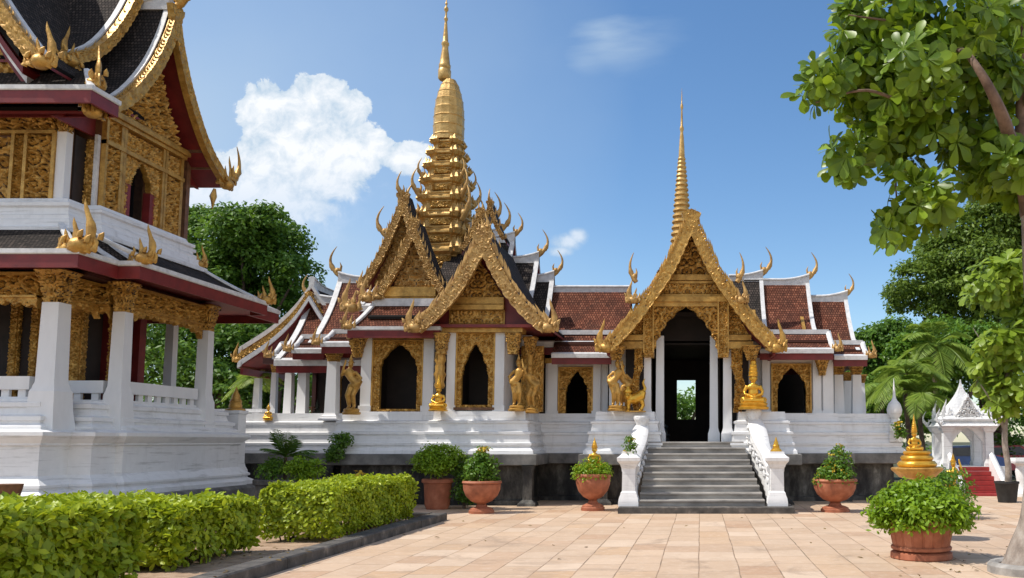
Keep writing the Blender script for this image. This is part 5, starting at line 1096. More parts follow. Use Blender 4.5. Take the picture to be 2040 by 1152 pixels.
# upper storey
up = [(-20.4, 17.35), (-12.88, 17.35), (-12.88, 17.85), (-12.58, 17.85), (-12.58, 20.6), (-12.88, 20.6), (-12.88, 21.1), (-20.4, 21.1)]
zu0, zu1 = 6.6, 8.75
fU = Fr((-12.58, 0, 0), (0, 1, 0), (1, 0, 0)); yo0, yo1 = 18.82, 19.42
def uy(u, X=-12.52): return X * F / (u - U0)      # depth of a picture column on the east face
m = MB(); hole_wall(m, fU, 17.85, 20.6, zu0, zu1, [(18.75, 19.5, zu0, 8.1)], -.15, 0); m.box(-20.4, -12.9, 17.35, 17.5, zu0, zu1); m.box(-20.4, -12.6, 20.95, 21.1, zu0, zu1); m.box(-13.2, -12.6, 17.86, 18.0, zu0, zu1); m.build('upper_wall', 'wood', pav, 0)
m = MB(); m.box(-19, -13.4, 17.6, 20.9, zu0 - .05, 6.66); m.box(-13.75, -13.6, 18, 20.5, zu0, zu1); m.build('upper_room', 'inside', pav, 0)
m = MB(); relief(m, fU, 17.93, 18.33, zu0 + .05, 8.02, .13, .018, .30, 131, None, .02, .06); m.build('carved_panel', 'gold', pav, 50); m = MB(); relief(m, fU, 20.0, 20.5, zu0 + .05, 8.02, .13, .018, .30, 132, None, .02, .06); m.build('carved_panel', 'gold', pav, 50)
m = MB(); relief(m, fU, 17.93, 18.33, 8.14, 8.62, .09, .02, .24, 133, None, .02, .06); relief(m, fU, 18.52, 19.95, 8.14, 8.55, .09, .02, .24, 134, None, .02, .06, True); relief(m, fU, 20.05, 20.5, 8.14, 8.55, .09, .02, .24, 138, None, .02, .06); m.build('carved_frieze', 'gold', pav, 50)
m = MB()
for a, b in ((17.86, 17.93), (18.33, 18.42), (18.43, 18.52), (19.80, 19.88), (19.9, 19.98), (20.5, 20.6)): fbox(m, fU, a, b, zu0, 8.64, -.02, .11)
fbox(m, fU, 17.86, 20.62, 8.04, 8.13, -.02, .13); fbox(m, fU, 17.84, 20.64, 8.60, 8.68, -.02, .16); fbox(m, fU, 17.8, 20.68, 8.69, 8.78, -.02, .22); fbox(m, fU, 17.8, 20.68, 8.79, 8.84, -.02, .18); m.build('panel_frame', 'gold', pav, 20)
fn = arch_fn(19.15, .33, zu0, 7.55, 8.0, .03)
m = MB(); relief(m, fU, 18.53, 19.78, zu0, 8.03, .06, .02, .18, 135, lambda X, Z: ~fn(X, Z) & ((np.abs(X - 19.15) > .46) | (Z > 7.4)), .03, .1, True); w_ = m.build('window', 'gold', pav, 50)
for a, b in ((18.62, 18.80), (19.48, 19.68)): m = MB(); fbox(m, fU, a, b, zu0, 7.42, -.12, .05); m.build('window_jamb', 'red', w_, 0)
m = MB(); relief(m, Fr((-12.58, 0, 0), (0, 1, 0), (1, 0, 0)), 17.9, 20.5, 8.86, 10.95, .18, .022, .42, 136, triangle_fn(19.2, 1.22, 8.86, 11.0, .9), .04, .1, True); m.build('pediment', 'gold', pav, 50)
m = MB(); fS = Fr((0, 17.85, 0)); relief(m, fS, -12.86, -12.6, zu0 + .05, 8.1, .06, .02, .18, 137, None, .02, .1); m.build('carved_panel', 'gold', pav, 50)
m = MB(); fbox(m, fS, -12.655, -12.585, zu0, 8.2, .0, .085); m.build('corner_strip', 'trim', pav, 0)
fS2 = Fr((0, 17.35, 0)); m = MB(); fbox(m, fS2, -13.08, -12.88, zu0, 8.12, -.1, .08); m.build('pilaster', 'column', pav, 0)
m = MB(); m.box(-12.99, -12.86, 17.50, 17.84, zu0, 8.1); m.build('inner_door', 'inside', pav, 0)
capital(pav, -12.96, 17.33, 8.08, 8.62, .10, .2, seed=31)
m = MB()
for i, (a, b, z0_, z1_, c_) in enumerate(((-13.66, -13.15, 6.68, 8.0, .26), (-14.6, -14.02, 6.68, 7.95, .34), (-13.93, -13.74, 6.68, 8.0, .14), (-15.6, -14.8, 6.68, 8.0, .3), (-17, -15.8, 6.68, 8.0, .3), (-16.8, -13.15, 8.12, 8.52, .27))):
    relief(m, fS2, a, b, z0_, z1_, .13, .018, c_ * 1.2, 140 + i, None, .02, .08)
m.build('carved_panel', 'gold', pav, 50)
m = MB()
for a in (-13.12, -13.70, -13.97, -14.68, -15.7): fbox(m, fS2, a - .035, a + .035, 6.62, 8.06, -.02, .12)
fbox(m, fS2, -20, -13.1, 8.03, 8.1, -.02, .13); fbox(m, fS2, -20, -13.1, 8.53, 8.6, -.02, .13); m.build('panel_frame', 'gold', pav, 20)
# upper east gable: two overlapping tiers
SHIFT[0] = -.42
zt1 = 11.75; pE = [(0, zt1), (.32, zt1 - .95), (.85, zt1 - 1.95), (1.6, zt1 - 2.85), (2.52, zt1 - 3.45)]
cy = 19.17
gable_roof(pav, 'x', cy, pE, -20, -11.98, 'tile_dark', edges=(False, True), ridge=True, eave=False, edge_w=.12)
fG = Fr((-11.93, cy, 0), (0, 1, 0), (1, 0, 0))
for s in (-1, 1):
    b, c = barge(pav, fG, [(s * o, z + .1) for o, z in pE], .25, .12, 40, .13, 'gold', 0, 71 + s)
    flames(b, (-11.85, cy + s * 2.45, pE[-1][1] - .1), (0, s, 0), .85, 'gold', 4)
chofa(pav, (-11.8, cy + 2.62, 8.45), (0, .8, 0), 1.0, 'gold'); chofa(pav, (-11.88, cy, zt1 + .05), (1, 0, 0), 1.1, 'gold')
m = MB(); q = resample(pE, 10); L = [(cy - o, z - .12) for o, z in q[::-1]] + [(cy + o, z - .12) for o, z in q[1:]]
m.loft([[(x, y, z) for y, z in L] for x in (-12.66, -12.6)]); m.build('gable_back', 'red', pav, 0)
m = MB()
for y in (20.75, 21.15): m = MB(); m.box(-12.6, -11.95, y - .05, y + .05, pE[-1][1] + (21.7 - y) * .75 - .18, pE[-1][1] + (21.7 - y) * .75 - .06); m.build('purlin', 'wood', pav, 0)
m = MB(); m.tube([(-12.0, 21.35, 8.1), (-12.05, 21.38, 7.9), (-12.0, 21.3, 7.75), (-12.03, 21.33, 7.55)], [.03, .09, .05, .006], 6); m.build('pendant', 'gold', pav, 60)
zt2 = 12.85; pE2 = [(0, zt2), (.3, zt2 - .95), (.8, zt2 - 1.95), (1.45, zt2 - 2.8), (2.25, zt2 - 3.35)]
gable_roof(pav, 'x', cy, pE2, -20, -12.75, 'tile_dark', edges=(False, True), eave=False, edge_w=.12)
for s in (-1, 1):
    b, c = barge(pav, Fr((-12.7, cy, 0), (0, 1, 0), (1, 0, 0)), [(s * o, z + .1) for o, z in pE2], .22, .12, 14, .1, 'gold', 0, 81 + s)
    flames(b, (-12.62, cy + s * 2.15, pE2[-1][1] - .1), (0, s, 0), .8, 'gold', 4)
# south gable and the skirt roof under it
SHIFT[0] = -.30
cxS = -14.75; pS = [(0, 13.2), (.4, 12.0), (.95, 10.9), (1.6, 9.9), (2.3, 9.0)]
gable_roof(pav, 'y', cxS, pS, 16.15, 19, 'tile_dark', edges=(True, False), eave=False, edge_w=.12)
for s in (-1, 1):
    b, c = barge(pav, Fr((cxS, 16.08, 0)), [(s * o, z + .08) for o, z in pS], .26, .12, 24, .12, 'gold', 0, 91 + s)
    flames(b, (cxS + s * 2.25, 16.0, 8.9), (s, 0, 0), .9, 'gold', 4)
pS2 = [(0, 12.4), (.4, 11.2), (.95, 10.15), (1.55, 9.35)]
for i, (dz, mt) in enumerate(((.0, 'tile_dark'), (-.3, 'red'), (-.45, 'trim'), (-.62, 'red'))):
    for s_ in (-1, 1):
        m = MB(); strip(m, resample([(o, z + dz) for o, z in pS2], 12), Ty(cxS, s_), 16.3 + .12 * i, 17.4, -.10, .05, 3, True); m.build('roof' if i == 0 else 'soffit', mt, pav, 0)
m = MB(); relief(m, Fr((cxS, 17.0, 0)), -1.5, 1.5, 9.2, 12.0, .1, .03, .3, 151, triangle_fn(0, 1.4, 9.2, 12.0), 0, .1); m.build('pediment', 'gold', pav, 50)
se = [(-20.5, 16.25), (-11.68, 16.25), (-11.68, 17.0), (-20.5, 17.0)]; st = [(-20.5, 16.95), (-12.3, 16.95), (-12.3, 17.0), (-20.5, 17.0)]
skirt_roof(pav, se, st, 8.55, 9.2, 'tile_dark', trims=(1,), fasc=.27, sag=.08)
flames(pav, (-11.85, 16.6, 8.70), (.7, -.7, 0), .9, 'gold', 4)

SHIFT[0] = 0.0
# ------------------------------------------------------------------ low wall and pedestal between pavilion and hall
Y = 24.6; lw = thing('low_wall', (XU(460, Y), Y, 0), 'low white wall linking the pavilion and the hall', 'wall')
m = MB(); fr = Fr((0, Y, 0)); fbox(m, fr, XU(395, Y), XU(520, Y), 0, 2.2, -.25, 0); m.build('wall', 'white', lw, 20)
m = MB(); fbox(m, fr, XU(395, Y), XU(520, Y), 2.2, ZV(828, Y), -.3, .06); fbox(m, fr, XU(395, Y), XU(520, Y), ZV(822, Y), ZV(815, Y), -.28, .04); m.build('coping', 'white', lw, 20)
Y = 22.6; x = XU(466, Y); pd = thing('pedestal', (x, Y, 0), 'plain white square pedestal carrying a golden flame ornament', 'pedestal')
m = MB(); m.frus(x, Y, [(.26, 0), (.26, .9), (.22, 1.0), (.20, 1.1), (.19, ZV(826, Y)), (.23, ZV(824, Y)), (.23, ZV(818, Y))]); m.build('shaft', 'white', pd, 20)
def gold_ornament(x, Y, z, h, label, group=None, mat='gold'):
    o = thing('flame_ornament', (x, Y, z), label, 'ornament', group)
    m = MB(); m.lathe([(.34 * h, 0), (.36 * h, .06 * h), (.25 * h, .12 * h), (.27 * h, .2 * h), (.22 * h, .34 * h), (.25 * h, .38 * h), (.16 * h, .55 * h), (.17 * h, .6 * h), (.08 * h, .8 * h), (.01, h)], (x, Y, z), 14, .09, 7)
    m.build('flame', mat, o, 60); m = MB(); m.lathe([(.4 * h, -.005), (.4 * h, .03), (.3 * h, .06)], (x, Y, z), 12); m.build('foot', mat, o, 40); return o
gold_ornament(x, Y, ZV(818, Y), .62, 'golden flame ornament on the white pedestal beside the pavilion')
gold_ornament(XU(1546, 20.25), 20.25, 1.42, .34, 'small golden flame ornament on the right stair post', mat='gold_shiny')

# ------------------------------------------------------------------ statues
def statue(kind, u, Y, z, H, label, mat='gold_shiny', cat='statue', name='gilded_statue', base=True, **k):
    x = XU(u, Y, z); s = thing(name, (x, Y, z), label, cat, 'seated golden deities' if kind == 'seat' and mat != 'bronze' else 'standing golden figures' if kind != 'seat' else None)
    b = .10 * H if base else 0
    if base: m = MB(); m.lathe([(.24 * H, 0), (.25 * H, .03 * H), (.21 * H, .05 * H), (.23 * H, .09 * H), (.2 * H, .105 * H)], (x, Y, z), 18, .05, 12) if kind == 'seat' else m.lathe([(.14 * H, 0), (.15 * H, .03 * H), (.12 * H, .05 * H), (.13 * H, .08 * H), (.11 * H, .1 * H)], (x, Y, z), 16); m.build('pedestal', mat, s, 50)
    if kind == 'seat': seated_deity(s, (x, Y, z + b * .9), H - b, mat, **k)
    else: slim_figure(s, (x, Y, z + b * .95), (H - b) / 1.1, mat, **k)
    return s
statue('stand', 700, 22.55, 2.36, 1.60, 'slender golden figure swaying beside the leftmost windowed bay', 'gold', side=-1, name='standing_figure', sway=.2)
x = X_(873, 22.5); m = MB(); m.lathe([(.10, 3.05), (.13, 3.12), (.10, 3.22), (.12, 3.34), (.15, 3.42), (.11, 3.5), (.12, 3.62), (.10, 3.7), (.14, 3.8), (.12, 3.92), (.13, 4.0)], (x, 22.5, 0), 20, .12, 7); m.build('carved_bracket', 'gold', hall, 60)
statue('seat', 873, 22.25, 2.44, .98, 'golden seated deity with a tall crown between the two arched windows', name='seated_deity', crown_h=.34)
statue('stand', 1029, 22.3, 2.44, 1.50, 'golden standing figure on the pedestal right of the pointed window', 'gold', side=1, name='standing_figure', sway=.15)
statue('stand', 1058, 22.75, 2.40, 1.42, 'golden dancer with a raised arm before the carved corner panel', 'gold', side=-1, name='standing_figure', sway=.24)
statue('stand', 1226, 22.7, 2.46, 1.48, 'golden standing figure under the left capital of the entrance porch', 'gold', side=1, name='standing_figure', sway=.2)
statue('stand', 1243, 22.95, 2.46, 1.40, 'golden figure with raised arm directly behind the crouching golden lion', 'gold', side=-1, name='standing_figure', sway=.22)
statue('seat', 1501, 22.75, 2.50, 1.72, 'large golden crowned deity seated on top of the right balustrade', name='seated_deity', crown_h=.45)
statue('seat', 534, 24.15, ZV(838, 24.1), .5, 'small golden seated figure on the white ledge of the left veranda', name='seated_deity', crown_h=.25)
statue('seat', 631, 25.3, ZV(838, 25.3), .62, 'dark bronze seated figure in the shade of the left veranda', 'bronze', name='seated_deity', crown_h=.25)
x, y, z = XU(1268, 22.85), 22.85, 2.455; li = thing('crouching_lion', (x, y, z), 'golden crouching lion with raised tail left of the stairs', 'statue')
m = MB(); m.tube([(x - .22, y, z + .30), (x - .05, y - .02, z + .33), (x + .12, y, z + .42), (x + .17, y, z + .55)], [.11, .15, .14, .09], 10); m.ell((x - .24, y - .05, z + .42), (.10, .12, .12)); m.tube([(x - .24, y - .14, z + .40), (x - .25, y - .2, z + .37)], [.055, .035], 8)
for dx, dy in ((-.2, -.08), (-.2, .1), (.12, -.1), (.12, .1)): m.tube([(x + dx, y + dy, z + .3), (x + dx + (.05 if dx > 0 else -.02), y + dy, z + .16), (x + dx - .01, y + dy - .02, z + .02)], [.075, .05, .035], 8); m.ell((x + dx - .02, y + dy - .05, z + .025), (.045, .07, .03), 8, 6)
m.tube([(x + .16, y, z + .5), (x + .22, y + .03, z + .62), (x + .16, y + .03, z + .78), (x + .22, y + .03, z + .9)], [.06, .045, .035, .01], 8)
for q in (-1, 1): m.ell((x - .24 + q * .07, y - .02, z + .53), (.03, .02, .045), 6, 5)
remesh(m.build('body', 'gold_shiny', li, 180), .018, 1); m = MB(); m.box(x - .3, x + .24, y - .17, y + .17, z - .02, z + .014); m.build('plinth', 'gold', li, 20)
m = MB(); m.lathe([(.12, 0), (.13, .04), (.07, .1), (.05, .16)], (x - .24, y - .02, z + .50), 10, .15, 5); m.build('mane', 'gold_shiny', li, 60)
# wooden chair in the left veranda
x, y, z = XU(612, 25.3), 25.3, ZV(838, 25.3); ch = thing('wooden_chair', (x, y, z), 'brown wooden chair standing in the left veranda beside the bronze figure', 'chair')
m = MB(); m.box(x - .2, x + .2, y - .2, y + .2, .36 + z, .40 + z); m.build('seat', 'wood', ch, 20)
m = MB(); m.box(x - .22, x - .18, y - .2, y + .2, .40 + z, .75 + z); m.build('backrest', 'wood', ch, 20)
for a in (-1, 1):
    for b in (-1, 1): m = MB(); m.box(x + a * .18 - .02, x + a * .18 + .02, y + b * .18 - .02, y + b * .18 + .02, z, z + .36); m.build('leg', 'wood', ch, 20)

# ------------------------------------------------------------------ pots and plants
def bowl_pot(u, Y, h, rw, label, name='flower_pot', rim=True):
    x = XU(u, Y, 0); t = thing(name, (x, Y, 0), label, 'flower pot', 'terracotta bowl pots along the front of the hall')
    m = MB(); m.lathe([(rw * .20, .26 * h), (rw * .26, .30 * h), (rw * .55, .37 * h), (rw * .82, .53 * h), (rw * .95, .72 * h), (rw * .97, .88 * h), (rw * .93, .90 * h), (rw * .80, .90 * h), (rw * .6, .84 * h), (.02, .83 * h)], (x, Y, 0), 36); m.build('bowl', 'terra', t, 50)
    m = MB(); m.lathe([(rw * .93, .89 * h), (rw * 1.0, .91 * h), (rw * 1.03, .94 * h), (rw * 1.0, .985 * h), (rw * .95, h), (rw * .88, .99 * h), (rw * .84, .9 * h)], (x, Y, 0), 36); m.build('rim', 'terra', t, 50)
    m = MB(); m.lathe([(rw * .66, 0), (rw * .66, .08 * h), (rw * .60, .105 * h), (rw * .60, .13 * h), (rw * .50, .16 * h), (rw * .30, .2 * h), (rw * .24, .27 * h)], (x, Y, 0), 24); m.build('foot', 'terra', t, 40)
    return x
def shrub_in(name, x, Y, z, blobs, n, leaf, seed, label, mat='shrub', cat='plant', flowers=0, stems=5, shape='oval', per=14, aspect=.5, clump_r=.3, group=None):
    t = thing(name, (x, Y, z), label, cat, group); g = random.Random(seed); m = MB()
    for i in range(stems):
        b = blobs[i % len(blobs)]; e = Vector((x + b[0], Y + b[1], z + b[2])); s = Vector((x + g.uniform(-.05, .05), Y + g.uniform(-.05, .05), z - .05)); m.tube([s, (s + e) / 2 + Vector((g.uniform(-.05, .05), 0, .02)), e], [.022, .015, .006], 5)
    m.build('stems', 'bark_dark', t, 60)
    B_ = [(x + a, Y + b, z + c, r) for a, b, c, r in blobs]; crown(t, mat, B_, n, per, leaf, seed, clump_r, 'foliage', shape, aspect=aspect, low=-.9)
    if flowers: crown(t, 'yellow', B_[-1:] if flowers < 0 else B_, abs(flowers), 7, .06, seed + 1, .2, 'flowers', 'oval', aspect=.8)
    return t
x1 = bowl_pot(959, 20.0, .75, .44, 'terracotta bowl pot holding a bushy plant with yellow flowers')
shrub_in('flowering_plant', x1, 20.0, .68, [(0, 0, .16, .30), (-.05, 0, .42, .26), (.05, .05, .38, .26), (-.12, 0, .28, .3), (.0, 0, .70, .15)], 150, .085, 201, 'dark leafy plant topped by yellow flowers left of the stairs', 'shrub', flowers=-14)
x2 = bowl_pot(1181, 20.8, .88, .43, 'terracotta bowl pot holding herbs and a small golden Buddha')
shrub_in('trailing_herb', x2, 20.8, .83, [(0, 0, .10, .33), (-.2, -.1, .07, .24), (.2, -.1, .07, .24), (0, -.25, .04, .25), (.28, 0, .02, .15), (-.3, 0, 0, .15)], 170, .07, 202, 'low bushy herb spilling over the pot with the golden Buddha', 'bright', flowers=10)
statue('seat', 1184, 20.95, .98, .78, 'small golden Buddha sitting among herbs in a terracotta bowl', name='seated_deity', crown_h=.28)
x3 = bowl_pot(1664, 20.4, .78, .52, 'terracotta bowl pot right of the stairs with trailing yellow flowers')
shrub_in('flowering_plant', x3, 20.4, .72, [(0, 0, .12, .38), (.1, 0, .45, .28), (.12, 0, .7, .16), (-.3, -.05, .06, .22), (.34, -.05, .05, .2), (-.12, -.2, .1, .26), (.0, -.3, .0, .25)], 190, .08, 203, 'loose plant with orange and yellow blooms in the pot right of the stairs', 'shrub', flowers=34)
# shrub in a cylinder pot behind the hedge
Y = 21.2; x = XU(871, Y, 0); t = thing('cylinder_pot', (x, Y, 0), 'tall reddish cylinder pot behind the far end of the hedge', 'flower pot')
m = MB(); m.lathe([(.26, 0), (.30, .1), (.33, .6), (.35, .66), (.37, .72), (.33, .74), (.29, .70), (.02, .68)], (x, Y, 0), 28); m.build('body', 'terra', t, 50); m = MB(); m.lathe([(.345, .64), (.385, .65), (.385, .73), (.34, .745)], (x, Y, 0), 28); m.build('rim', 'terra', t, 40)
shrub_in('round_shrub', x, Y, .72, [(0, 0, .42, .44), (-.35, 0, .42, .30), (.38, 0, .44, .30), (0, -.25, .36, .36), (.2, 0, .55, .3), (-.2, 0, .55, .3)], 320, .07, 204, 'flat-topped bright green shrub in the tall cylinder pot', 'bright', 'shrub', per=18)
x = XU(922, 21.3, 0); shrub_in('climbing_plant', x, 21.3, .05, [(0, 0, .35, .25), (.03, 0, .75, .26), (-.05, 0, 1.05, .22), (.1, 0, .2, .22)], 110, .085, 205, 'dark climbing plant growing between the two pots left of the stairs', 'tree', cat='plant')
# slatted planter in front
Y = 12.35; x4 = XU(1834, Y, .5); t = thing('slatted_planter', (x4, Y, 0), 'large slatted terracotta planter overflowing with bright green foliage', 'planter')
m = MB(); m.lathe([(.385, .15), (.40, .19), (.455, .46), (.485, .52), (.46, .55), (.40, .52), (.02, .50)], (x4, Y, 0), 180, .055, -18); m.build('body', 'terra', t, 30)
m = MB(); m.lathe([(.40, .125), (.42, .13), (.425, .165), (.41, .18), (.39, .18)], (x4, Y, 0), 36); m.build('band', 'terra', t, 40)
m = MB(); m.lathe([(.42, 0), (.435, .015), (.43, .085), (.40, .10), (.34, .11), (.34, .14)], (x4, Y, 0), 36, .012, 8); m.build('foot', 'terra', t, 40)
shrub_in('bushy_plant', x4, Y, .47, [(0, 0, .22, .40), (-.38, 0, .22, .30), (.38, 0, .22, .30), (0, -.32, .17, .34), (-.25, -.25, .14, .3), (.28, -.25, .12, .32), (.52, -.05, .12, .22), (-.52, -.05, .16, .22), (.6, 0, .02, .14), (-.5, 0, .02, .15), (0, .3, .2, .4), (.1, 0, .36, .28)], 560, .085, 206, 'dense bright green leaves spilling over the slatted planter', 'bright', per=16, stems=12, clump_r=.26)
# Buddha fountain behind it
Y = 14.6; z = 0; xf = XU(1827, Y, 1.2); t = thing('fountain', (xf, Y, 0), 'golden tiered fountain bowl on a stem behind the slatted planter', 'fountain')
zb = ZV(945, Y)
m = MB(); m.lathe([(.30, 0), (.30, .1), (.22, .14), (.2, .3), (.09, .4), (.07, .7), (.065, zb - .12), (.10, zb - .08), (.2, zb - .02)], (xf, Y, 0), 20); m.build('stem', 'terra', t, 40)
m = MB(); m.lathe([(.12, zb - .09), (.30, zb - .05), (.38, zb + .03), (.43, zb + .07), (.44, zb + .10), (.42, zb + .115), (.36, zb + .12), (.02, zb + .11)], (xf, Y, 0), 32, .012, 10); m.build('bowl', 'gold', t, 40)
m = MB(); zz = zb + .11; m.lathe([(.28, 0), (.325, .03), (.335, .07), (.30, .11), (.25, .125), (.27, .14), (.28, .17), (.25, .205), (.2, .215), (.225, .23), (.235, .26), (.21, .285), (.02, .29)], (xf, Y, zz), 32); m.build('tiers', 'gold_shiny', t, 60)
statue('seat', 1822, Y, zz + .285, ZV(825, Y) - zz - .285, 'golden Buddha with a tall spiked crown seated on the fountain', name='seated_deity', crown_h=.43, base=False)
statue('stand', 1899, 19.5, .0, ZV(903, 19.5), 'golden standing figure left of the red steps behind the planter', 'gold_shiny', side=1, name='standing_figure', sway=.1)
Y = 18.6; x = XU(1885, Y, 0); shrub_in('leafy_bush', x, Y, 0, [(0, 0, .5, .5), (-.4, 0, .45, .4), (.25, 0, .7, .35), (-.25, 0, .8, .3)], 150, .09, 207, 'leafy green bush behind the golden fountain', 'shrub')
# round planter bed with a slim palm
Y = 19.5; x = XU(577, Y, .8); t = thing('stone_planter', (x, Y, 0), 'low round stone planter behind the hedge holding a dark slim palm', 'planter')
m = MB(); m.lathe([(.72, 0), (.70, .1), (.70, .68), (.76, .70), (.76, .80), (.66, .81), (.62, .74), (.02, .72)], (x, Y, 0), 14); m.build('wall', 'kerb', t, 20)
t = thing('slim_palm', (XU(568, Y, 1), Y, .72), 'dark slim palm with narrow upright fronds in the round stone planter', 'palm'); px_ = XU(568, Y, 1)
trunk(t, [(px_, Y, .70), (px_ + .01, Y, 1.0), (px_, Y, 1.3)], [.05, .04, .035]); fronds(t, (px_, Y, 1.3), 15, .78, 301, 'tree', up=(.25, 1.4), leafw=.05, nl=16, droop=.4)
for i, (u, v, r_, lb) in enumerate(((541, 928, .25, 'small round shrub at the left of the stone planter'), (600, 930, .28, 'feathery shrub under the slim palm in the stone planter'), (626, 940, .24, 'low bright shrub at the right edge of the stone planter'))):
    shrub_in('small_shrub', XU(u, 19.3, 1), 19.3 if u < 600 else 19.1, .74, [(0, 0, .22, r_), (.05, .05, .34, r_ * .8)], 60, .07, 210 + i, lb, ('shrub', 'bright', 'bright')[i])
x = XU(672, 22.35, 1.3); shrub_in('vine', x, 22.35, 1.30, [(0, 0, .05, .22), (.05, -.03, .30, .24), (-.15, 0, -.05, .16), (.12, 0, .42, .16)], 85, .085, 214, 'dark vine hanging over the plinth left of the windowed bay', 'tree')
x = XU(1256, 20.3, 1.6); shrub_in('stair_plant', x, 20.25, 1.42, [(0, -.05, .14, .13), (.02, -.08, .0, .10), (-.02, 0, .25, .10)], 40, .055, 215, 'little green plant on the left stair post', 'shrub', flowers=4)
x = XU(1790, 24.1, 1.8); shrub_in('orange_flower', x, 24.0, 1.86, [(0, 0, .1, .12), (.05, 0, -.02, .1), (-.05, 0, .25, .1)], 26, .09, 216, 'orange flowering sprig on the right end of the hall base', 'shrub', flowers=16)
x = XU(716, 18.4, .9); shrub_in('red_sprig', x, 18.4, .35, [(0, 0, .45, .06), (.02, 0, .60, .05)], 6, .1, 217, 'reddish young sprig poking up behind the far hedge', 'yellow', per=4, stems=2)
x = XU(4, 14.2, .8); t = thing('clay_pot', (x, 14.2, .05), 'brown clay pot at the left edge behind the near hedge', 'flower pot'); m = MB(); m.lathe([(.15, 0), (.22, .3), (.24, .7), (.27, .84), (.28, .9), (.22, .9), (.02, .85)], (x, 14.2, .05), 24); m.build('body', 'wood', t, 50)
# hedges
hedge(-10.6, -6.36, 7.0, 9.85, .91, 30000, .12, 401, 'broad clipped hedge filling the lower left corner', .05)
hedge(-9.6, -6.45, 10.6, 12.65, .80, 20000, .105, 402, 'middle clipped hedge beside the kerb between the two others', .05)
hedge(-7.0, -5.78, 13.7, 17.5, .90, 23000, .08, 403, 'far clipped hedge at the end of the garden bed near the pots', .05)

# ------------------------------------------------------------------ white gate with red steps
Y = 28.0; gx = XU(1925, Y, 2); gate = thing('shrine_gate', (gx, Y, 0), 'small white carved gate with a spired roof and red steps', 'gate')
zf = ZV(929, Y); w = XU(1962, Y) - gx
m = MB(); m.box(gx - 1.15, gx + 1.25, Y - .3, Y + 1.6, 0, zf); m.build('platform', 'white', gate, 20)
for i in range(6):
    m = MB(); z1 = zf * (i + 1) / 6; m.box(XU(1908, 27) + .0, XU(1984, 27), 26.55 + .24 * i, Y - .31, z1 - zf / 6 + .002, z1 - .012); m.build('step', 'redpaint', gate, 0)
m = MB(); m.box(XU(1902, 26.6), XU(1993, 26.6), 26.1, 26.56, -.02, .06); m.build('step', 'redpaint', gate, 0)
for s, u in ((-1, 1905), (1, 1990)):
    xx = XU(u, 27); m = MB(); m.loft([[(xx - .09, 26.5, 0), (xx + .09, 26.5, 0), (xx + .09, 26.5, .32), (xx, 26.5, .38), (xx - .09, 26.5, .32)], [(xx - .09, Y - .3, 0), (xx + .09, Y - .3, 0), (xx + .09, Y - .3, zf + .38), (xx, Y - .3, zf + .46), (xx - .09, Y - .3, zf + .38)]]); m.build('stair_wall', 'white', gate, 20)
zc = ZV(852, Y)
for s in (-1, 1):
    for yy in (Y - .1, Y + 1.1):
        xx = gx + s * .68; m = MB(); m.frus(xx, yy, [(.19, zf), (.19, zf + .1), (.15, zf + .2), (.13, zf + .28), (.125, zc - .16), (.17, zc - .12), (.22, zc - .02), (.25, zc)]); m.build('column', 'white', gate, 20)
for yy in (Y - .1, Y + 1.05):
    fr = Fr((gx, yy, 0)); fn = arch_fn(0, .47, zf, zf + .78, zf + 1.22); m = MB(); relief(m, fr, -.62, .62, zf + .02, zc + .02, .004, .025, .3, 5, lambda a, b: ~fn(a, b), 0, .14); m.build('arch', 'white', gate, 40)
m = MB(); m.frus(gx, Y + .5, [(.86, zc), (.92, zc + .05), (.84, zc + .1), (.78, zc + .2), (.84, zc + .23), (.84, zc + .28), (.68, zc + .38), (.62, zc + .46)]); m.build('cornice', 'white_carved', gate, 20)
zr_ = ZV(756, Y); zq = zc + .42; m = MB(); mm = []
for i in range(14):
    t = i / 13; h = .66 * (1 - t) ** 1.7 + .018; z = zq + (zr_ - zq) * t; mm += [(h, z), (h * .93, z + .03)]
m.frus(gx, Y + .5, mm); m.build('roof', 'white_carved', gate, 20)
for s in (-1, 1):
    for yy in (Y - .34, Y + 1.34):
        chofa(gate, (gx + s * .86, yy, zc + .08), (s, 0, 0), .55, 'white_carved'); flames(gate, (gx + s * .62, yy + (.25 if yy < Y else -.25), zc + .32), (s, 0, 0), .6, 'white_carved')
fr = Fr((gx, Y - .22, 0)); m = MB(); relief(m, fr, -.56, .56, zc + .3, zc + 1.15, .08, .022, .24, 6, triangle_fn(0, .54, zc + .3, zc + 1.15, .7), 0, .2, True); m.build('pediment', 'white_carved', gate, 50)
Y = 26.0; x = XU(2034, Y); t = thing('baluster_post', (x, Y, 0), 'white moulded post cut by the right edge', 'post')
m = MB(); m.lathe([(.24, 0), (.24, .1), (.18, .16), (.15, .3), (.17, .5), (.2, .75), (.17, .9), (.2, .95), (.26, 1.0)], (x, Y, 0), 20); m.build('shaft', 'white', t, 40); m = MB(); m.frus(x, Y, [(.28, 1.0), (.29, 1.06), (.27, 1.16)]); m.build('cap', 'white', t, 20)
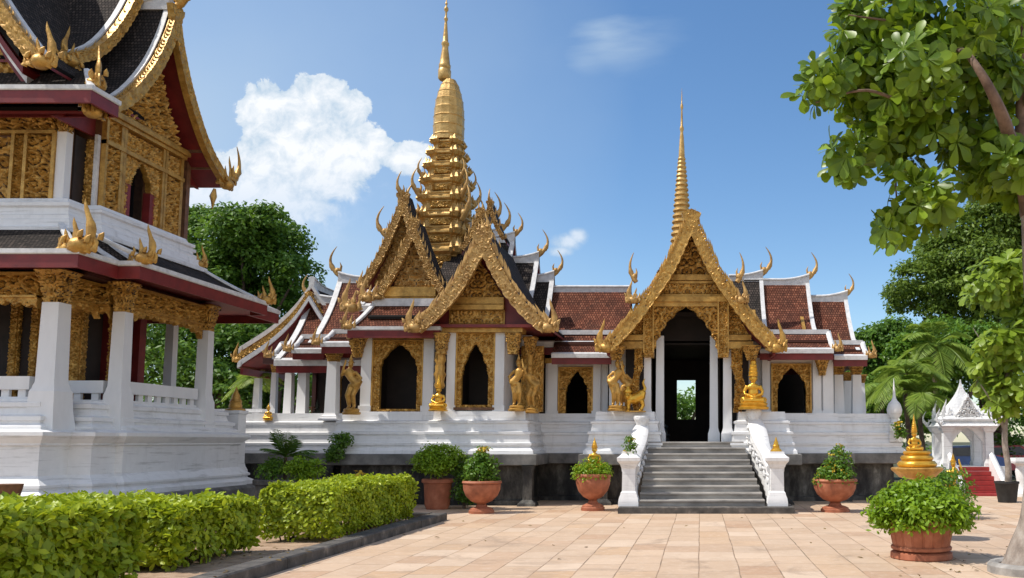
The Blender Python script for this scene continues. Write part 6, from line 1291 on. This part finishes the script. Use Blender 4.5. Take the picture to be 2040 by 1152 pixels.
# vehicles beyond the gate
def car(x, Y, mat, label, rz=0):
    t = thing('parked_car', (x, Y, 0), label, 'car', 'cars beyond the gate', 0)
    m = MB(); L, W_, = 2.0, .85
    prof_ = [(-L, .35), (-L, .75), (-L * .93, .92), (-L * .5, .98), (-L * .28, 1.45), (L * .45, 1.5), (L * .78, 1.02), (L * .97, .92), (L, .6), (L, .35)]
    m.loft([[(x + a, Y - W_ * k, z) for a, z in prof_] for k in (1, .97)] and [[(x + a, Y + s * W_ * (1 if z < 1.0 else .85), z) for a, z in prof_] for s in (-1, 1)]); m.build('body', mat, t, 30)
    for s in (-1, 1):
        g = MB(); yy = Y + s * (W_ * .935); q = [(-L * .42, 1.04), (-L * .25, 1.38), (L * .42, 1.42), (L * .66, 1.04)]; g.loft([[(x + a, yy + d - s * .06 * (z > 1.2), z) for a, z in q] for d in (-.02, .02)]); g.build('window', 'glass', t, 0)
        for a in (-1.25, 1.25):
            wv = MB(); wv.tube([(x + a, Y + s * (W_ - .1), .33), (x + a, Y + s * (W_ + .06), .33)], .33, 18); wh = wv.build('wheel', 'rubber', t, 30); rv = MB(); rv.tube([(x + a, Y + s * (W_ + .05), .33), (x + a, Y + s * (W_ + .075), .33)], .19, 14); rv.build('rim', 'slab', wh, 30)
    return t
car(XU(1905, 38, 1), 38, 'blue', 'dark blue car parked beyond the white gate'); car(XU(1985, 40, 1), 40, 'redcar', 'red car parked beyond the white gate, right of the blue one')

# ------------------------------------------------------------------ trees
def PB(lst, Y, dY=0.0, seed=0):
    g = random.Random(seed); out = []
    for u, v, rp in lst:
        y = Y + g.uniform(-dY, dY); p = P(u, v, y); out.append((p.x, p.y, p.z, rp / F * y))
    return out
Yt = 38
tree('broadleaf_tree', (XU(490, Yt), Yt, 0), 8, PB([(480, 470, 62), (425, 480, 60), (545, 500, 62), (585, 560, 48), (500, 545, 80), (420, 560, 75), (560, 610, 55), (470, 620, 80), (390, 640, 80), (530, 440, 34), (395, 450, 36)], Yt, 1.5, 1), 900, 46, .22, 501, 'tall dark green tree rising behind the left pavilion', clump_r=.30)
Yt = 33
tree('broadleaf_tree', (XU(400, Yt), Yt, 0), 5, PB([(380, 700, 80), (450, 720, 80), (340, 760, 80), (420, 800, 80), (500, 690, 60), (300, 700, 90)], Yt, 1, 2), 420, 40, .20, 502, 'lower leafy tree seen through the pavilion columns', clump_r=.3)
tree('broadleaf_tree', (XU(540, Yt), Yt, 0), 4, PB([(520, 740, 55), (560, 720, 50), (480, 790, 60), (540, 820, 60), (590, 760, 60), (620, 800, 50)], Yt + 2, 1, 3), 320, 36, .18, 503, 'leafy tree behind the columns of the left veranda', clump_r=.3)
def palm(u, v, Y, L, n, seed, label, up=(.1, 1.2), zb=0.0):
    p = P(u, v, Y); t = thing('palm_tree', (p.x, Y, zb), label, 'palm', 'palms round the hall'); trunk(t, [(p.x, Y, zb - .05), (p.x + .06, Y, p.z * .4), (p.x - .03, Y, p.z * .75), tuple(p)], [.14, .10, .085, .08]); fronds(t, tuple(p), n, L, seed, up=up); return t
palm(512, 755, 27.5, 1.0, 16, 311, 'small palm between the pavilion and the hall', (.0, 1.2))
Yt = 46
tree('spreading_tree', (XU(1985, Yt), Yt, 0), 9, PB([(1960, 460, 62), (2010, 430, 55), (1900, 520, 70), (1840, 570, 62), (1960, 560, 85), (2030, 500, 80), (1810, 600, 42), (1900, 600, 60), (2050, 600, 90), (1990, 650, 70), (2080, 500, 90), (1870, 630, 40)], Yt, 2, 4), 1150, 44, .26, 504, 'huge spreading tree towering behind the white gate', 'tree2', clump_r=.28)
Yt = 38
tree('broadleaf_tree', (XU(1760, Yt), Yt, 0), 5, PB([(1740, 690, 40), (1785, 680, 45), (1830, 700, 50), (1760, 740, 60), (1720, 720, 40), (1800, 760, 70), (1750, 810, 60), (1690, 790, 60), (1880, 680, 45), (1840, 800, 60)], Yt, 1, 5), 700, 40, .2, 505, 'rounded green tree just right of the hall roof', clump_r=.3)
tree('broadleaf_tree', (XU(1960, 40), 40, 0), 5, PB([(1890, 760, 55), (1850, 850, 40), (1980, 760, 70), (2010, 830, 60), (1930, 720, 60), (2040, 720, 80), (2010, 900, 40), (1870, 830, 40)], 40, 1, 6), 420, 40, .2, 506, 'dark tree closing the view behind the white gate', clump_r=.3)
tree('broadleaf_tree', (XU(1885, 34), 34, 0), 4, PB([(1880, 735, 48), (1840, 770, 46), (1925, 705, 50), (1800, 705, 34), (1885, 800, 40), (1960, 690, 46), (1850, 850, 40)], 34.5, .8, 11), 420, 36, .2, 508, 'sunlit yellow-green tree between the hall and the white gate', 'shrub', clump_r=.3)
palm(1862, 690, 33, 2.1, 16, 312, 'tall feathery palm above the low palms', (.0, 1.25)); palm(1805, 745, 31, 1.9, 15, 313, 'arching palm beside the right veranda columns', (-.1, 1.1)); palm(1833, 790, 30, 1.7, 15, 314, 'low palm with stiff fronds left of the white gate', (-.1, 1.25)); palm(1758, 775, 34, 1.7, 14, 315, 'pale palm right behind the end columns of the hall', (-.1, 1.1))
tree('broadleaf_tree', (XU(1375, 42), 42, 0), 3, PB([(1352, 815, 26), (1400, 800, 22), (1380, 830, 26), (1330, 830, 40), (1420, 830, 30)], 42, .5, 7), 90, 30, .16, 507, 'small tree framed by the rear doorway of the hall', clump_r=.3)
# far wood along the horizon
g0 = np.random.default_rng(9); bl = [(x, 80 + g0.uniform(-6, 6), g0.uniform(1.5, 4.0), g0.uniform(2.5, 4.5)) for x in np.arange(-75, 70, 3.2) if not (20.2 < x < 27.6)]
wd = tag(bpy.data.objects.new('far_wood', None), 'distant belt of trees along the horizon behind the temple', 'wood', kind='stuff'); COL.objects.link(wd); WL[wd] = Vector((0, 0, 0))
cw = crown(wd, 'tree', bl, 900, 26, .55, 510, .35); cw.parent = None; bpy.data.objects.remove(wd); cw.name = 'far_wood'; tag(cw, 'distant belt of trees along the horizon behind the temple', 'wood', kind='stuff')
# young broad-leaved tree in a pot by the gate
Y = 23.5; xt = XU(2003, Y); t = thing('young_tree', (xt, Y, .3), 'young tree with large yellow-green leaves growing from a black pot', 'tree')
trunk(t, [(xt, Y, .2), (xt + .06, Y, .9), (xt - .02, Y, 1.7), (xt + .08, Y, 3), (xt + .1, Y, 4.3)], [.10, .085, .08, .06, .03], 'bark', limbs=[([(xt, Y, 1.9), (xt - .3, Y - .1, 2.6), (xt - .7, Y - .2, 3.2)], [.05, .035, .015]), ([(xt + .05, Y, 3), (xt - .3, Y, 3.9), (xt - .8, Y, 4.8)], [.05, .03, .012]), ([(xt + .05, Y, 3.2), (xt + .4, Y, 4.2), (xt + .6, Y, 5.2)], [.05, .03, .012])])
g1 = np.random.default_rng(61); Bt = np.array(PB([(1975, 565, 52), (2025, 590, 50), (2020, 545, 40), (1945, 600, 24), (1985, 690, 38), (2025, 700, 55), (1990, 750, 45), (2035, 770, 50), (1965, 725, 30), (2000, 800, 36), (2050, 640, 40)], Y, .5, 8))
kk = g1.choice(len(Bt), 230, p=Bt[:, 3] ** 2 / (Bt[:, 3] ** 2).sum()); d = on_sphere(g1, 230); C_ = Bt[kk, :3] + d * Bt[kk, 3:4] * g1.uniform(.4, 1, (230, 1)); rosettes(t, 'almond2', C_, d + np.array([0, -.25, .7]), .37, 62, 10)
t = thing('black_pot', (xt, Y, 0), 'black plastic pot at the foot of the young tree', 'flower pot'); m = MB(); m.lathe([(.24, 0), (.31, .5), (.33, .52), (.33, .57), (.29, .57), (.28, .5), (.02, .48)], (xt, Y, 0), 24); m.build('body', 'rubber', t, 40)
# big broad-leaved tree in the right foreground
Y = 11.0; xt = XU(2040, Y); big = thing('broad_leaved_tree', (xt, Y, 0), 'large tree with broad leaf whorls overhanging the right foreground', 'tree')
pt = lambda u, v, Y=Y: tuple(P(u, v, Y))
trunk(big, [(xt - .02, Y, -.05), (xt + .0, Y, .06), (xt + .01, Y, .27), (xt + .08, Y, .60), (xt + .12, Y, .95), (xt + .18, Y, 1.5), (xt + .21, Y, 2.6), (xt + .17, Y, 3.8), pt(2048, 430), pt(2034, 340), pt(2005, 260)], [.37, .33, .25, .175, .15, .135, .12, .105, .09, .085, .075], 'bark', n=14)
trunk(big, [pt(2048, 430), pt(2034, 340), pt(2010, 262), pt(2000, 220)], [.10, .09, .07, .03], 'limb', limbs=[([pt(2030, 345, 10.9), pt(2008, 265, 10.3), pt(1985, 205, 10.0), pt(1950, 140, 9.9), pt(1915, 100, 10.1), pt(1870, 110, 10.4)], [.09, .085, .07, .05, .035, .02]), ([pt(2030, 340), pt(2035, 200), pt(2030, 60), pt(1990, 20), pt(1930, 5)], [.09, .08, .06, .045, .03]), ([pt(1950, 140), pt(1880, 190, 10.7), pt(1800, 200, 10.4), pt(1720, 180, 10.2), pt(1625, 205, 10.2)], [.05, .035, .025, .018, .008]),
             ([pt(2005, 260), pt(1940, 270, 11.3), pt(1860, 290, 11.5), pt(1790, 330, 11.3), pt(1790, 440, 11.2)], [.06, .04, .028, .018, .008]), ([pt(1905, 95, 10.8), pt(1840, 50, 10.6), pt(1760, 40, 10.4), pt(1690, 30, 10.3)], [.03, .022, .016, .008]), ([pt(2030, 340), pt(1960, 330, 11.6), pt(1900, 380, 11.6)], [.04, .025, .012])], name='branch')
g2 = np.random.default_rng(63); Bt = np.array(PB([(1700, 45, 48), (1790, 35, 80), (1900, 40, 90), (1990, 60, 90), (1640, 165, 40), (1715, 130, 62), (1720, 200, 60), (1820, 150, 90), (1930, 160, 90), (2020, 160, 70), (1690, 310, 40), (1720, 330, 30), (1765, 270, 75), (1860, 260, 85), (1950, 290, 70), (2010, 330, 50), (1800, 370, 40), (1870, 380, 48), (1790, 425, 26), (1775, 465, 24), (1965, 350, 36), (2040, 380, 24), (1850, 420, 26)], 10.9, .55, 9)); 
NR = 480; kk = g2.choice(len(Bt), NR, p=Bt[:, 3] ** 1.7 / (Bt[:, 3] ** 1.7).sum()); d = on_sphere(g2, NR); C_ = Bt[kk, :3] + d * Bt[kk, 3:4] * g2.uniform(.3, .95, (NR, 1)) * np.array([1, 1.5, 1])
e_ = PB([(1600, 190, 1), (1612, 175, 1), (1625, 205, 1), (1655, 190, 1), (1660, 110, 1), (1668, 300, 1), (1662, 330, 1), (1700, 345, 1), (1748, 350, 1), (1770, 480, 1), (1765, 455, 1), (1800, 470, 1), (1790, 440, 1), (1830, 410, 1), (1850, 430, 1), (1870, 420, 1), (1690, 20, 1), (1680, 60, 1)], 10.6, .3, 10)
C_ = np.vstack([C_, np.array(e_)[:, :3]]); d = np.vstack([d, on_sphere(g2, len(e_)) * .5 + np.array([-.3, -.3, 0])]); rosettes(big, 'almond', C_, d + np.array([-.1, -.35, .35]), .255, 64, 11)
t = thing('tree_ring', (xt, Y, 0), 'low rounded stone ring round the foot of the foreground tree', 'planter ring'); m = MB(); m.lathe([(.50, -.02), (.50, .09), (.46, .13), (.40, .13), (.36, .10), (.36, -.02)], (xt, Y, 0), 18); m.build('ring', 'step', t, 30)

# fallen leaves round the hedges and under the foreground tree
g3 = np.random.default_rng(77); n = 260
Q = np.r_[np.c_[g3.uniform(-7.6, -5.3, 170), g3.uniform(9, 18, 170)], np.c_[g3.normal(4.0, .9, 60), g3.normal(11.2, 1.0, 60)], np.c_[g3.uniform(-5.2, 8, 30), g3.uniform(12, 21, 30)]]
zq = np.where(Q[:, 0] < -5.68, .06, np.where(Q[:, 0] < -5.34, .165, .012)); D3 = g3.normal(size=(n, 3)); D3[:, 2] *= .15; N3 = g3.normal(size=(n, 3)) * .25 + np.array([0, 0, 1])
M['litter'] = leafmat('dry_leaf', (0.10, 0.06, 0.02), (0.32, 0.22, 0.06), 0.2, 0.6, (0.2, 0.12, 0.03))
WL[None] = Vector((0, 0, 0)); fl = leaf_mesh('fallen_leaves', 'litter', None, np.c_[Q, zq], D3, N3, g3.uniform(.05, .11, n), g3.uniform(.025, .05, n), 'oval', .3, .1)
tag(fl, 'scattered dry leaves on the paving and garden soil', 'leaves', kind='stuff')
